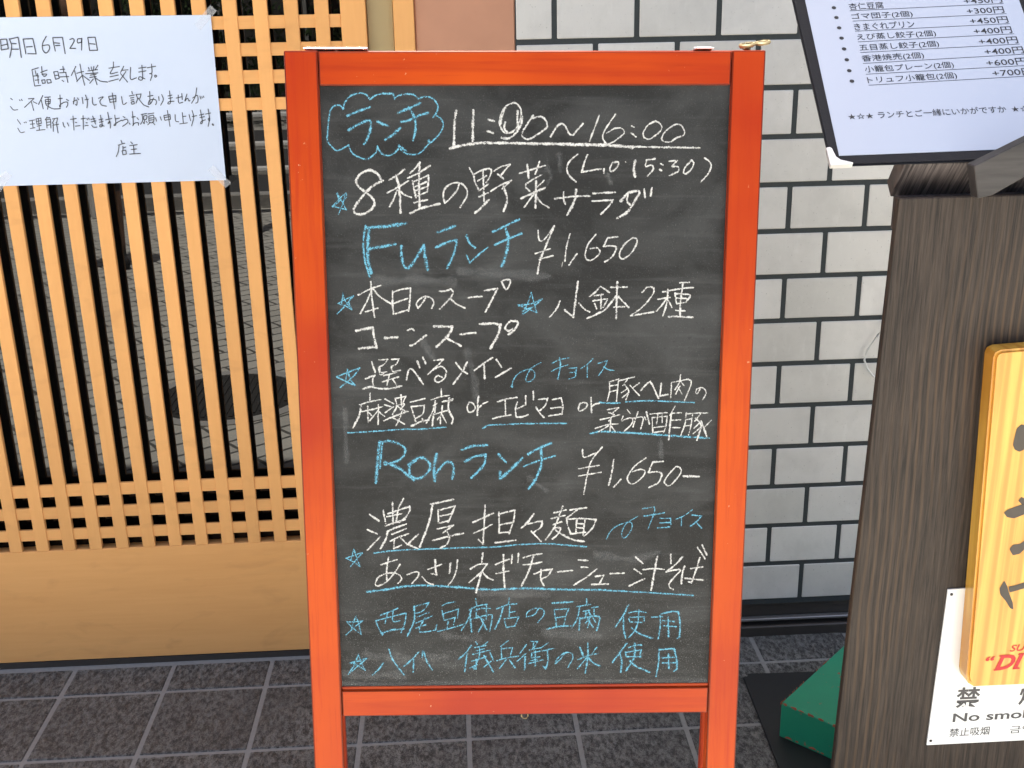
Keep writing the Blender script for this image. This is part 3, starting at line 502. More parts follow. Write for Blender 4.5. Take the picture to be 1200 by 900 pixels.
M_chrome = plain('white metal corner', (.72, .72, .70), .3, .05, 20, Metallic=.3)
M_brass = plain('tarnished brass', (.20, .16, .085), .5, .3, 200, Metallic=.5)
M_steel = plain('bright steel hinge', (.72, .73, .74), .3, .05, 40, Metallic=.55)
M_cable = plain('white cable sheath', (.66, .66, .62), .4, .05)
def mat_green():
    t = NT('chipped green enamel'); v = t.coord()
    n = t.noise(v, 55, 4, .6); g = t.n.new('ShaderNodeNewGeometry')
    p = t.ramp(g.outputs['Pointiness'], [(.505, 0.0), (.53, 1.0)])
    f = t.ramp(n, [(.665, 0.0), (.69, 1.0)])
    c = t.mix(t.noise(v, 8, 3), (.008, .21, .110), (.014, .26, .14))
    c = t.mix(f, c, (.30, .085, .045))
    t.set(Base_Color=c, Roughness=.4); t.bump(n, .15, .001); return t.m
M_green = mat_green()
M_rust = plain('red primer chip', (.33, .08, .04), .7, .3, 150)
M_matblack = plain('black steel plate', (.006, .007, .009), .5, .2, 40)
M_leaf = NT('leaf green'); _v = M_leaf.coord()
M_leaf.set(Base_Color=M_leaf.mix(M_leaf.noise(_v, 6, 3), (.018, .045, .010), (.06, .11, .025)), Roughness=.6); M_leaf = M_leaf.m
M_bark = plain('bark', (.09, .07, .05), .9, .3, 30)
M_concrete = plain('concrete', (.36, .35, .33), .85, .12, 12)
M_whitepaint = plain('white guard paint', (.7, .7, .68), .5, .08)
M_iron = plain('cast iron', (.035, .033, .03), .6, .3, 60)
M_rooflet = plain('dark cladding', (.06, .055, .05), .7, .15, 8)
M_tape = NT('clear tape').set(Base_Color=(.9, .9, .9), Roughness=.12, Alpha=.16).m

# ------------------------------------------------------------------ writing: hand-drawn strokes as thin chalk / ink marks on a surface
def parse(t):
    out = []
    for s in t.split(';'):
        out.append([(float(q.rstrip('/').split(',')[0])/5, float(q.rstrip('/').split(',')[1])/5, q.endswith('/')) for q in s.split()])
    return out
def smooth(pts, step):
    """Catmull-Rom through the points of one stroke, split at its sharp corners (millimetres)"""
    runs, cur = [], []
    for p in pts:
        cur.append(Vector((p[0], p[1])))
        if p[2]: runs.append(cur); cur = [Vector((p[0], p[1]))]
    if len(cur) > 1: runs.append(cur)
    res = []
    for r in runs:
        if len(r) < 2: continue
        P = [2*r[0]-r[1]] + r + [2*r[-1]-r[-2]]; o = []
        for i in range(1, len(P)-2):
            a, b, c, d = P[i-1:i+3]; n = max(1, int((c-b).length/step))
            for k in range(n):
                t = k/n
                o.append(.5*((2*b)+(c-a)*t+(2*a-5*b+4*c-d)*t*t+(-a+3*b-3*c+d)*t**3))
        o.append(r[-1]); res.append(o)
    return res
def ribbons(bm, uvl, strokes, w, place, state, step=1.6, jit=.12, lift=.0003, dl=.000012):
    for s in strokes:
        for run in smooth(s, step):
            if (run[0]-run[-1]).length < 1e-6 and len(run) < 3: continue
            # a little past both ends, so that corners fill and ends are blunt
            run = [run[0]+(run[0]-run[1]).normalized()*w*.35] + run + [run[-1]+(run[-1]-run[-2]).normalized()*w*.35]
            state[0] = (state[0]+1) % 60; h = lift+state[0]*dl
            L = 0; prev = None; n = len(run); ph = random.random()*9
            for i, p in enumerate(run):
                t = (run[min(i+1, n-1)]-run[max(i-1, 0)])
                if t.length < 1e-9: t = Vector((1, 0))
                t.normalize(); nr = Vector((-t.y, t.x))
                k = .5*w*(1+jit*math.sin(ph+i*.55)+random.uniform(-jit, jit)*.7)
                if i in (0, n-1): k *= .62
                if i: L += (p-run[i-1]).length
                q = p+nr*random.uniform(-.04, .04)*w
                a = bm.verts.new(place(q.x+nr.x*k, q.y+nr.y*k, h)); b = bm.verts.new(place(q.x-nr.x*k, q.y-nr.y*k, h))
                if prev:
                    f = bm.faces.new((prev[1], b, a, prev[0]))
                    for lp, uv in zip(f.loops, ((prev[2], -1), (L, -1), (L, 1), (prev[2], 1))): lp[uvl].uv = uv
                prev = (a, b, L)
def writing(name, lines, place, material, parent, label=None, **k):
    bm = bmesh.new(); uvl = bm.loops.layers.uv.new('UVMap'); st = [0]
    for w, t in lines: ribbons(bm, uvl, parse(t), w, place, st, **k)
    o = build(name, bm, material, parent)
    if label: o['label'] = label
    return o
FONT = None
def text_mesh(body, bold=0.0, shear=0.0):
    c = bpy.data.curves.new('lettering', 'FONT'); c.body = body; c.size = 1.0; c.offset = bold; c.shear = shear
    c.resolution_u = 3
    o = bpy.data.objects.new('lettering', c); COL.objects.link(o)
    dg = bpy.context.evaluated_depsgraph_get(); dg.update()
    me = bpy.data.meshes.new_from_object(o.evaluated_get(dg)); bpy.data.objects.remove(o); bpy.data.curves.remove(c)
    return me
def put_text(bm, body, x0, x1, base, height, place, slope=0.0, bold=0.0, shear=0.0, ref=None):
    """flat lettering fitted between x0 and x1 on a baseline, given cap height; place(x, y) gives the 3D point"""
    me = text_mesh(body, bold, shear)
    xs = [v.co.x for v in me.vertices]; ys = [v.co.y for v in me.vertices]
    lo, hi = min(xs), max(xs); sy = height/(ref if ref else (max(ys)-min(ys))); y0 = 0 if ref else min(ys)
    vv = []
    for v in me.vertices:
        x = x0+(v.co.x-lo)/(hi-lo)*(x1-x0); y = base+(v.co.y-y0)*sy+slope*(x-x0)
        vv.append(bm.verts.new(place(x, y)))
    for p in me.polygons:
        try: bm.faces.new([vv[i] for i in p.vertices])
        except ValueError: pass
    bpy.data.meshes.remove(me)

# ================================================================== SETTING
WALL_Y = 0.1339; DOOR_Y = 0.1298
# street: one sheet of pavers out to the horizon; road across
bm = bmesh.new()
bmesh.ops.create_grid(bm, x_segments=2, y_segments=2, size=300, matrix=Matrix.Translation((0, 0, -.004)))
tag(build('street_paving', bm, M_paving), kind='structure')
bm = bmesh.new(); box(bm, -60, 60, -14, -7.0, -.02, .002)
tag(build('road', bm, M_asphalt), kind='structure')
bm = bmesh.new(); box(bm, -60, 60, -7.0, -6.85, -.05, .12, .01)
tag(build('kerb', bm, M_concrete), kind='structure')
# entrance floor: grout bed and bevelled slate tiles
T = .24; TR = 0.004776545
MT = Matrix.Rotation(TR, 4, 'Z')
bm = bmesh.new(); box(bm, -2.6, 4.4, -.96, .30, -.05, .0, M=None)
tag(build('entrance_grout_bed', bm, M_grout), kind='structure')
bm = bmesh.new()
for i in range(-10, 18):
    for j in range(-4, 1):
        x0, x1, y0, y1 = i*T+.0055, (i+1)*T-.0055, j*T+.0055, (j+1)*T-.0055
        if j == 0: y1 = .1125
        if x0 > 1.0 and j == 0: y1 = .128
        vs_ = box(bm, x0, x1, y0, y1, -.01, .0025+random.uniform(0, .0006), .002, M=MT)
tag(build('entrance_floor_tiles', bm, M_tile), kind='structure')

# ------------------------------------------------------------------ tiled wall to the right of the door
BX, BW, BZ, BH, JT = 1.7149488, 0.1740182, 1.4506768, 0.1041742, .0115
WX0, WX1, WZ0, WZ1 = 1.113, 4.4, .087, 6.2
wall = empty('tiled_wall', 'pale grey brick tile wall with dark joints right of the lattice door', 'wall', Matrix.Translation((1.1, WALL_Y, 0)))
def wb(name, bm, mat):
    o = build(name, bm, mat, wall); o.matrix_parent_inverse = wall.matrix_world.inverted(); return o
bm = bmesh.new()
row = -33
while True:
    z1 = BZ-row*BH-JT/2; z0 = z1-BH+JT
    if z1 < WZ0+.02: break
    if z0 < WZ1:
        off = 0.0 if row % 2 else .5
        k = -40
        while k < 40:
            a = BX+(k+off)*BW+JT/2; b = a+BW-JT; k += 1
            a2, b2 = max(a, WX0), min(b, WX1)
            if b2-a2 < .012: continue
            box(bm, a2, b2, WALL_Y-.0005+random.uniform(-.0004, .0004), WALL_Y+.02, max(z0, WZ0), min(z1, WZ1), .0016)
    row += 1
wb('wall_tiles', bm, M_brick)
bm = bmesh.new(); box(bm, WX0-.002, WX1, WALL_Y+.0022, WALL_Y+.28, WZ0, WZ1)
wb('mortar_bed', bm, M_mortar)
bm = bmesh.new(); box(bm, WX0, WX1, WALL_Y+.012, WALL_Y+.26, -.01, .083, .002); box(bm, WX0, WX1, WALL_Y-.012, WALL_Y+.011, .0, .030, .003)
wb('plinth', bm, M_darkmetal)
bm = bmesh.new(); box(bm, WX0, WX1, WALL_Y-.006, WALL_Y+.010, .042, .049, .0015)
wb('sill_strip', bm, M_alu)

bm = bmesh.new(); box(bm, .9013, 1.1108, DOOR_Y+.006, DOOR_Y+.25, 0, 6.2, .003)
tag(build('plaster_pier', bm, M_plaster), 'smooth terracotta plaster pier between wooden door frame and tiled wall', 'pier')
bm = bmesh.new(); box(bm, -8, .9030, DOOR_Y+.02, DOOR_Y+.25, 2.25, 6.2); box(bm, -8, -2.1, DOOR_Y+.02, DOOR_Y+.25, 0, 2.25)  # unseen upper wall and roof, height set so their shadow covers the front
box(bm, 4.41, 10, DOOR_Y+.02, DOOR_Y+.25, 0, 6.2); box(bm, -8, 10, .40, 6, 5.9, 6.18)
tag(build('shop_building', bm, M_plaster), 'unseen terracotta plaster upper wall of the shop, built tall to shade the front', 'building')

# ------------------------------------------------------------------ lattice door
door = empty('lattice_door', 'light oak sliding door with vertical lattice slats over dark glass', 'door', Matrix.Translation((-.2, DOOR_Y, 0)))
def dp(name, bm, mat):
    o = build(name, bm, mat, door); o.matrix_parent_inverse = door.matrix_world.inverted(); return o
SX0, SP, SW = -0.05068137, 0.06230656, .0288
SLAT_D = .011
bm = bmesh.new()
for k in range(-22, 13):
    box(bm, SX0+k*SP, SX0+k*SP+SW, DOOR_Y, DOOR_Y+SLAT_D, .3192, 1.88, .0008)
dp('lattice_slats', bm, M_door['z'])
bm = bmesh.new()
for z0, z1 in ((.4565, .4866), (.4005, .4290), (.3452, .3730), (1.4890, 1.5149), (1.4352, 1.4614), (1.3797, 1.4072), (1.3260, 1.3512), (1.84, 1.87)):
    box(bm, -1.42, .7495, DOOR_Y+.0030, DOOR_Y+SLAT_D-.0008, z0, z1, .0006)
dp('lattice_rails', bm, M_door['x'])
bm = bmesh.new(); box(bm, -1.42, .7495, DOOR_Y+.0004, DOOR_Y+.03, .0195, .3188, .0012)
dp('bottom_panel', bm, M_door['x'])
bm = bmesh.new(); box(bm, .750, .8017, DOOR_Y-.001, DOOR_Y+.034, .0195, 2.0, .0012); box(bm, -1.50, -1.4205, DOOR_Y-.001, DOOR_Y+.034, .0195, 2.0, .0012); 
dp('stile', bm, M_door['z'])
bm = bmesh.new(); box(bm, -1.42, .7495, DOOR_Y, DOOR_Y+.034, 1.881, 2.0, .0012)
dp('top_rail', bm, M_door['x'])
bm = bmesh.new(); box(bm, -1.42, .7495, DOOR_Y+.0315, DOOR_Y+.036, .318, 1.90)
g = dp('glass_pane', bm, M_glass)

frame = empty('door_frame', 'oak and olive door frame beside the lattice door', 'door frame', Matrix.Translation((.85, DOOR_Y, 0)))
def fp(name, bm, mat):
    o = build(name, bm, mat, frame); o.matrix_parent_inverse = frame.matrix_world.inverted(); return o
bm = bmesh.new(); box(bm, .8030, .8570, DOOR_Y+.018, DOOR_Y+.06, .0, 2.1, .001)
fp('inner_post', bm, M_olive)
bm = bmesh.new(); box(bm, .8585, .9010, DOOR_Y-.002, DOOR_Y+.06, .0, 2.1, .0015)
fp('jamb', bm, M_door['z'])
bm = bmesh.new(); box(bm, -1.6, .8575, DOOR_Y-.002, DOOR_Y+.06, 2.101, 2.245, .002); 
fp('head', bm, M_door['x'])
bm = bmesh.new(); box(bm, -2.09, .8020, DOOR_Y+.0035, DOOR_Y+.10, -.01, .0160, .001)
fp('sill', bm, M_darkmetal)
bm = bmesh.new(); box(bm, -2.09, .802, DOOR_Y+.062, DOOR_Y+.24, .018, 2.25)  # black slab in place of the unlit interior behind the door
fp('dark_room_slab', bm, M_black)

# ------------------------------------------------------------------ handwritten closing notice taped to the lattice
note = empty('paper_notice', 'white handwritten paper notice taped across the lattice slats', 'notice', Matrix.Translation((.2, DOOR_Y-.001, 1.35)))
def npart(name, o):
    o.parent = note; o.matrix_parent_inverse = note.matrix_world.inverted(); return o
bm = bmesh.new()
TL, TRr, BRr, BL = (-.02, 1.5222), (.4857, 1.5179), (.4827, 1.1817), (-.02, 1.1819)
NX, NZ = 24, 16; grid = []
for j in range(NZ+1):
    rowv = []
    for i in range(NX+1):
        a, b = i/NX, j/NZ
        x = (BL[0]*(1-a)+BRr[0]*a)*(1-b)+(TL[0]*(1-a)+TRr[0]*a)*b
        z = (BL[1]*(1-a)+BRr[1]*a)*(1-b)+(TL[1]*(1-a)+TRr[1]*a)*b
        e = min(a, 1-a, b, 1-b)
        y = DOOR_Y-.0012-.0006*math.sin(a*9)*math.sin(b*5)*min(1, e*6)
        rowv.append(bm.verts.new((x, y, z)))
    grid.append(rowv)
for j in range(NZ):
    for i in range(NX): bm.faces.new((grid[j][i], grid[j][i+1], grid[j+1][i+1], grid[j+1][i]))
sh = npart('sheet', build('sheet', bm, M_paper))
md = sh.modifiers.new('thickness', 'SOLIDIFY'); md.thickness = .0002
for nm, c, lines in NOTE_WRITING:
    npart('h', writing('handwriting', lines, lambda x, z, h: (x/1000, DOOR_Y-.0020-h*.3, z/1000), M_ink, None, jit=.05, step=1.0))
for (cx, cz, a) in ((.470, 1.190, 50), (.475, 1.513, -45), (.012, 1.190, -48)):
    bm = bmesh.new(); box(bm, -.026, .026, -.0001, .0001, -.0085, .0085)
    bmesh.ops.transform(bm, matrix=Matrix.Translation((cx, DOOR_Y-.0029, cz)) @ Matrix.Rotation(R(a), 4, 'Y'), verts=bm.verts[:])
    npart('tape', build('tape', bm, M_tape))

# ================================================================== CHALKBOARD SIGN (A-frame)
AX = Vector((0.999184, -0.03551253, -0.01924022)); UZ = Vector((0.02325514, 0.11634935, 0.99293606))
NY = UZ.cross(AX).normalized(); UZ = AX.cross(NY).normalized()
O = Vector((1.03427431, -1.02280868, 0))
MB = Matrix((AX, NY, UZ)).transposed().to_4x4(); MB.translation = O
sign = empty('chalkboard_sign', 'red wooden A-frame chalkboard with handwritten white and blue lunch menu', 'chalkboard', MB)
HW, H, SWD, RH, VB, RB, FT = .300, 1.4725, .0421, .0420, .6159, .0434, .024
def sp(name, bm, mat): return build(name, bm, mat, sign)
for s, z0 in ((-1, -.006), (1, .006)):
    bm = bmesh.new(); a = s*HW; b = s*(HW-SWD)
    box(bm, min(a, b), max(a, b), 0, FT, z0, H, .0022, 2, None, 1); sp('stile', bm, M_frame['z'])
bm = bmesh.new(); box(bm, -HW+SWD+.0006, HW-SWD-.0006, .0008, FT-.001, H-RH, H-.0012, .0018, 2, None, 1); sp('top_rail', bm, M_frame['x'])
bm = bmesh.new(); box(bm, -HW+SWD+.0006, HW-SWD-.0006, .0010, FT-.001, VB-RB, VB-.0045, .0018, 2, None, 1)
box(bm, -HW+SWD+.0006, HW-SWD-.0006, .0040, .0100, VB-.0043, VB, .0008)
sp('bottom_rail', bm, M_frame['x'])
bm = bmesh.new(); box(bm, -HW+SWD-.004, HW-SWD+.004, .0055, .0095, VB-.003, H-RH+.004)
panel = sp('writing_panel', bm, M_board)
CH = {'w': M_white, 'b': M_blue, 's': M_smear}
LBL = {'lunch_cloud': 'blue chalk cloud outline', 'wiped_smudges': 'faint smears of wiped chalk'}
for nm, c, lines in BOARD_WRITING:
    if c == 's':
        for w, t in lines:
            for one in t.split(';'): writing('wiped_smudge', [(w, one)], lambda x, z, h: (x/1000, .0055-h*.3, z/1000), CH[c], panel, jit=.3, step=4)
        continue
    writing('chalk_'+nm, lines, lambda x, z, h: (x/1000, .0055-h, z/1000), CH[c], panel, LBL.get(nm), jit=.13, step=1.7)
# back frame, standing a little behind the front one
bm_b = Matrix.Translation((0, FT+.003, 0))
def bk(name, boxes, mat):
    bm = bmesh.new()
    for b_ in boxes: box(bm, *b_, .002)
    # hinge line at the top: swing the back frame out
    rot = Matrix.Translation((0, FT+.003, H)) @ Matrix.Rotation(R(4.0), 4, 'X') @ Matrix.Translation((0, 0, -H))
    bmesh.ops.transform(bm, matrix=rot, verts=bm.verts[:]); return sp(name, bm, mat)
bk('back_stile', [(-HW+.006, -HW+.030, 0, .018, .004, H+.002)], M_frame['z'])
bk('back_stile', [(HW-.030, HW-.006, 0, .018, .004, H+.002)], M_frame['z'])
bk('back_rail', [(-HW+.0305, HW-.0305, 0, .018, H-.030, H+.002)], M_frame['x'])
bk('back_rail', [(-HW+.0305, HW-.0305, 0, .018, .74, .775)], M_frame['x'])
bk('back_panel', [(-HW+.0305, HW-.0305, .006, .010, .78, H-.031)], M_matblack)
for u0, u1 in ((-.2765, -.2385), (-.2375, -.1985), (.214, .236)):
    bm = bmesh.new(); box(bm, u0, u1, .006, .040, H+.0022, H+.0040, .0006); tube(bm, [(u0, .0245, H+.004), (u1, .0245, H+.004)], .0025, 8)
    sp('hinge', bm, M_steel)
# brass ring screwed under the bottom rail
bm = bmesh.new(); c0 = Vector((-.001, .010, VB-RB-.0060))
tube(bm, [c0+.0046*Vector((math.cos(t), .15*math.sin(2*t), math.sin(t))) for t in [i*math.pi/8 for i in range(16)]], .0011, 6, True)
sp('screw_ring', bm, M_brass)
# brass hook and eye lying on the top right corner
bm = bmesh.new()
tube(bm, [Vector((.271+.011*i/10, .012+.004*math.sin(i*.6), H+.0045+.0018*math.sin(i*.9))) for i in range(11)], .0022, 6)
for cx, rx, ry in ((.279, .0085, .006), (.2985, .0080, .0055)):
    tube(bm, [(cx+rx*math.cos(t), .013+ry*math.sin(t)*1.3, H+.0075+.0022*math.sin(t+.6)+(.0025 if cx > .29 else 0)) for t in [i*math.pi/9 for i in range(18)]], .0024, 6, True)
tube(bm, [(.284, .012, H+.006), (.289, .014, H+.0095), (.294, .0135, H+.009)], .0024, 6)
tube(bm, [(.281, .015, H), (.281, .015, H+.010)], .0030, 8)
sp('hook_and_eye', bm, M_brass)

# ================================================================== MENU STAND on the right
PY = -.75
stand = empty('menu_stand', 'tall dark stained wood stand with sloped lectern top holding the printed menu', 'stand', Matrix.Translation((1.8, PY, 0)))
def stp(name, o):
    o.parent = stand; o.matrix_parent_inverse = stand.matrix_world.inverted(); return o
PT = 1.2478
bm = bmesh.new()
poly_prism(bm, [(1.5707, 0.0), (2.12, 0.0), (2.10, PT), (1.6003, PT)], PY, PY+.013)
bmesh.ops.bevel(bm, geom=bm.edges[:], offset=.0016, segments=1, affect='EDGES')
stp('p', build('front_panel', bm, M_panel))
MS = 1.121
M0 = CAM + (Vector((1.46087138, -.88818169, 1.32732414))-CAM)*MS
MA = Vector((.99821408, -.05954676, .00477872)); MV = Vector((.04165165, .75110405, .65886862)); MN = MA.cross(MV).normalized()
MM = Matrix((MA, MV, MN)).transposed().to_4x4(); MM.translation = M0
def inplane(name, bm, mat, par, z=None):
    bmesh.ops.transform(bm, matrix=MM, verts=bm.verts[:]); o = build(name, bm, mat)
    o.parent = par; o.matrix_parent_inverse = par.matrix_world.inverted(); return o
bm = bmesh.new(); box(bm, 1.608, 2.09, PY+.0135, PY+.040, PT-.050, PT-.002, .0012)
stp('p', build('top_batten', bm, M_endgrain))
# thick sloped top: its front end shows the end grain
bm = bmesh.new(); box(bm, .092, .60, -.013, .016, -.078, -.0075, .0012)
b_ = inplane('lectern_ledge', bm, M_endgrain, stand)
bm = bmesh.new(); box(bm, .24, .58, .0165, .42, -.045, -.0078, .0012)
inplane('lectern_top', bm, M_panel, stand)
bm = bmesh.new(); box(bm, 1.80, 2.04, PY+.26, PY+.29, 0, 1.45, .002)
stp('p', build('rear_panel', bm, M_panel))
bm = bmesh.new()
poly_prism(bm, [(1.80, 1.05), (1.80, 1.09), (2.0, 1.09), (2.0, 1.05)], PY+.014, PY+.258)
stp('p', build('cross_shelf', bm, M_panel))
# diagonal plank propped across the front of the lectern
pk = [(1.6975, 1.2502), (1.6870, 1.2955), (1.8300, 1.3640), (1.9300, 1.4120), (1.9440, 1.3850), (1.8300, 1.3180), (1.7180, 1.2545)]
bm = bmesh.new(); poly_prism(bm, pk, PY-.036, PY-.012)
bmesh.ops.bevel(bm, geom=bm.edges[:], offset=.0012, segments=1, affect='EDGES')
tag(build('wooden_plank', bm, M_plank), 'short black stained plank leaning diagonally over lower right of printed menu', 'plank')

# printed menu in a black cover, lying on the lectern
menu = empty('menu_board', 'printed white lunch extras menu in black leatherette cover with metal corner', 'menu', MM)
def mpart(name, bm, mat): return build(name, bm, mat, menu)
S = MS
bm = bmesh.new()
cov = [(-.0117, -.0148), (.306, -.0102), (.302, .430), (-.0200, .430)]
cov = [(x*S, y*S) for x, y in cov]
lo = [bm.verts.new((x, y, -.007)) for x, y in cov]; hi = [bm.verts.new((x, y, -.0012)) for x, y in cov]
bm.faces.new(lo[::-1]); bm.faces.new(hi)
for i in range(4): bm.faces.new((lo[i], lo[(i+1) % 4], hi[(i+1) % 4], hi[i]))
bmesh.ops.bevel(bm, geom=bm.edges[:], offset=.0018, segments=2, affect='EDGES')
mpart('cover', bm, M_leather)
bm = bmesh.new(); pp = [(0.0008, .0002), (.294, .0060), (.294, .42), (-.0010, .42)]
lo = [bm.verts.new((x*S, y*S, -.0011)) for x, y in pp]; hi = [bm.verts.new((x*S, y*S, -.0004)) for x, y in pp]
bm.faces.new(lo[::-1]); bm.faces.new(hi)
for i in range(4): bm.faces.new((lo[i], lo[(i+1) % 4], hi[(i+1) % 4], hi[i]))
paper = mpart('laminated_sheet', bm, M_lam)
bm = bmesh.new()
cr = [(-.0125, -.0158), (.0155, -.0150), (.0165, -.0118), (.0010, -.0075), (-.0040, -.0020), (-.0062, .0125), (-.0085, .0148), (-.0136, .0138)]
lo = [bm.verts.new((x*S, y*S, -.0075)) for x, y in cr]; hi = [bm.verts.new((x*S, y*S, .0004)) for x, y in cr]
bm.faces.new(lo[::-1]); bm.faces.new(hi)
for i in range(len(cr)): bm.faces.new((lo[i], lo[(i+1) % len(cr)], hi[(i+1) % len(cr)], hi[i]))
bmesh.ops.bevel(bm, geom=bm.edges[:], offset=.0006, segments=2, affect='EDGES')
mpart('metal_corner', bm, M_chrome)
ROWS = [('杏仁豆腐', (0.0577, 0.2629), (0.2711, 0.2696), 0.1058, 0.2177, 0.2704, '+450円'),
 ('ゴマ団子(2個)', (0.0582, 0.2424), (0.2703, 0.2494), 0.1422, 0.2173, 0.2685, '+300円'),
 ('きまぐれプリン', (0.0584, 0.2225), (0.2699, 0.2297), 0.141, 0.2172, 0.2694, '+450円'),
 ('えび蒸し餃子(2個)', (0.0587, 0.2019), (0.2713, 0.2099), 0.1662, 0.2179, 0.2698, '+400円'),
 ('五目蒸し餃子(2個)', (0.0585, 0.1816), (0.2736, 0.1901), 0.1662, 0.2204, 0.2731, '+400円'),
 ('香港焼売(2個)', (0.0583, 0.161), (0.275, 0.1708), 0.1418, 0.2237, 0.2761, '+400円'),
 ('小籠包プレーン(2個)', (0.0587, 0.1409), (0.2698, 0.1496), 0.1776, 0.2213, 0.2759, '+600円'),
 ('トリュフ小籠包(2個)', (0.0589, 0.1208), (0.265, 0.1301), 0.1775, 0.2249, 0.2798, '+700円')]
BUL = [(0.0369, 0.2696), (0.0372, 0.25), (0.0377, 0.2296), (0.0378, 0.2096), (0.0378, 0.1889), (0.0381, 0.1684), (0.038, 0.148), (0.0383, 0.1287)]
pl = lambda x, y: (x*S, y*S, 0.0)
bm = bmesh.new()
for (t, A, B, te, p0, p1, pr), (bx, by) in zip(ROWS, BUL):
    sl = (B[1]-A[1])/(B[0]-A[0])
    put_text(bm, t, A[0], te, A[1]+.0012, .0138, pl, sl, .002)
    put_text(bm, pr, p0, p1, A[1]+.0016+sl*(p0-A[0]), .0128, pl, sl, .004)
    w = .0006
    for y in (0,):
        x1 = max(B[0], p1)
        q = [pl(A[0], A[1]-w), pl(x1, A[1]-w+sl*(x1-A[0])), pl(x1, A[1]+w*.4+sl*(x1-A[0])), pl(A[0], A[1]+w*.4)]
        bm.faces.new([bm.verts.new((a, b, -.0001)) for a, b, c in q])
    bm.faces.new([bm.verts.new(pl(bx+.0031*math.cos(k*math.pi/8), by+.0031*math.sin(k*math.pi/8))) for k in range(16)])
sl = (.0665-.0604)/(.2278-.0227)
put_text(bm, '★☆★', .0227, .0558, .0604, .0105, pl, sl)
put_text(bm, 'ランチとご一緒にいかがですか', .0616, .2278, .0612, .0122, pl, sl, .002)
put_text(bm, '★☆★', .2345, .2676, .0668, .0105, pl, sl)
o_ = build('printed_text', bm, M_print, paper)

# wooden name board hung on the stand, only its left part in view
yb = empty('wooden_signboard', 'varnished yellow pine signboard with black brush lettering hung on dark stand', 'signboard', Matrix.Translation((1.9, PY-.02, .75)))
def ypart(name, bm, mat, par=None):
    o = build(name, bm, mat); o.parent = par or yb
    if par is None: o.matrix_parent_inverse = yb.matrix_world.inverted()
    return o
YF = PY-.035
out = [(1.7715, .4780), (1.7500, 1.0170), (1.7525, 1.0245), (1.7600, 1.0282), (2.02, 1.040), (2.035, 1.03), (2.035, .470), (2.02, .4560), (1.7860, .4572), (1.7760, .4640)]
bm = bmesh.new(); poly_prism(bm, out[::-1], YF, PY-.004)
fr = [f for f in bm.faces if f.normal.y < -.9]
bmesh.ops.bevel(bm, geom=list({e for f in fr for e in f.edges}), offset=.004, segments=2, affect='EDGES')
board = ypart('board', bm, M_pine)
FR = [[(1.7945, 0.8797), (1.797, 0.9054), (1.8033, 0.9121), (1.8138, 0.9093), (1.8269, 0.8982), (1.8177, 0.8803), (1.813, 0.8713), (1.8062, 0.8679), (1.7984, 0.8719)],
 [(1.8147, 0.7872), (1.8189, 0.7934), (1.8252, 0.7899), (1.8276, 0.7835), (1.8221, 0.7799)],
 [(1.7946, 0.7681), (1.7994, 0.7727), (1.8248, 0.782), (1.851, 0.7856), (1.8526, 0.7737), (1.8272, 0.7638), (1.8124, 0.7577), (1.8009, 0.7602)],
 [(1.8115, 0.7055), (1.8159, 0.7126), (1.8271, 0.7135), (1.8392, 0.7237), (1.8634, 0.7274), (1.8651, 0.7152), (1.835, 0.7044), (1.8293, 0.6968), (1.8183, 0.6943)],
 [(1.8042, 0.6374), (1.8102, 0.6511), (1.8162, 0.6410), (1.8205, 0.6290), (1.8290, 0.6109), (1.8315, 0.5986), (1.8260, 0.6010), (1.8171, 0.6146), (1.8069, 0.6262)],
 [(1.8185, 0.6400), (1.8296, 0.6417), (1.8514, 0.6491), (1.8786, 0.6503), (1.88, 0.6402), (1.8485, 0.6367), (1.8212, 0.6290)]]
for pts in FR:
    bm = bmesh.new(); n = len(pts); q = []
    for i in range(n):                   # rounded brush edges
        a, b, c = Vector(pts[i-1]), Vector(pts[i]), Vector(pts[(i+1) % n])
        q += [tuple(b*.78+a*.22), tuple(b*.93+(a+c)*.035), tuple(b*.78+c*.22)]
    bm.faces.new([bm.verts.new((x, YF-.0006, z)) for x, z in q])
    bmesh.ops.triangulate(bm, faces=bm.faces[:])
    ypart('brush_stroke', bm, M_carve, board)
bm = bmesh.new()
py = lambda x, z: (x, YF-.0007, z)
put_text(bm, 'SU', 1.8352, 1.8610, .5215, .0120, py, .05, .012, .25)
put_text(bm, '“', 1.7975, 1.8125, .5060, .0085, py, .05, .03, .2)
put_text(bm, 'DI', 1.8142, 1.8600, .4880, .0275, py, .05, .035, .30)
for x, z in ((1.8130, .4876), (1.8190, .5135), (1.8440, .4885), (1.8500, .5150)):
    bm.faces.new([bm.verts.new((x+dx, YF-.0009, z+dz)) for dx, dz in ((0, 0), (.0115, .0005), (.0118, .0030), (.0003, .0025))])
ypart('red_lettering', bm, M_red, board)

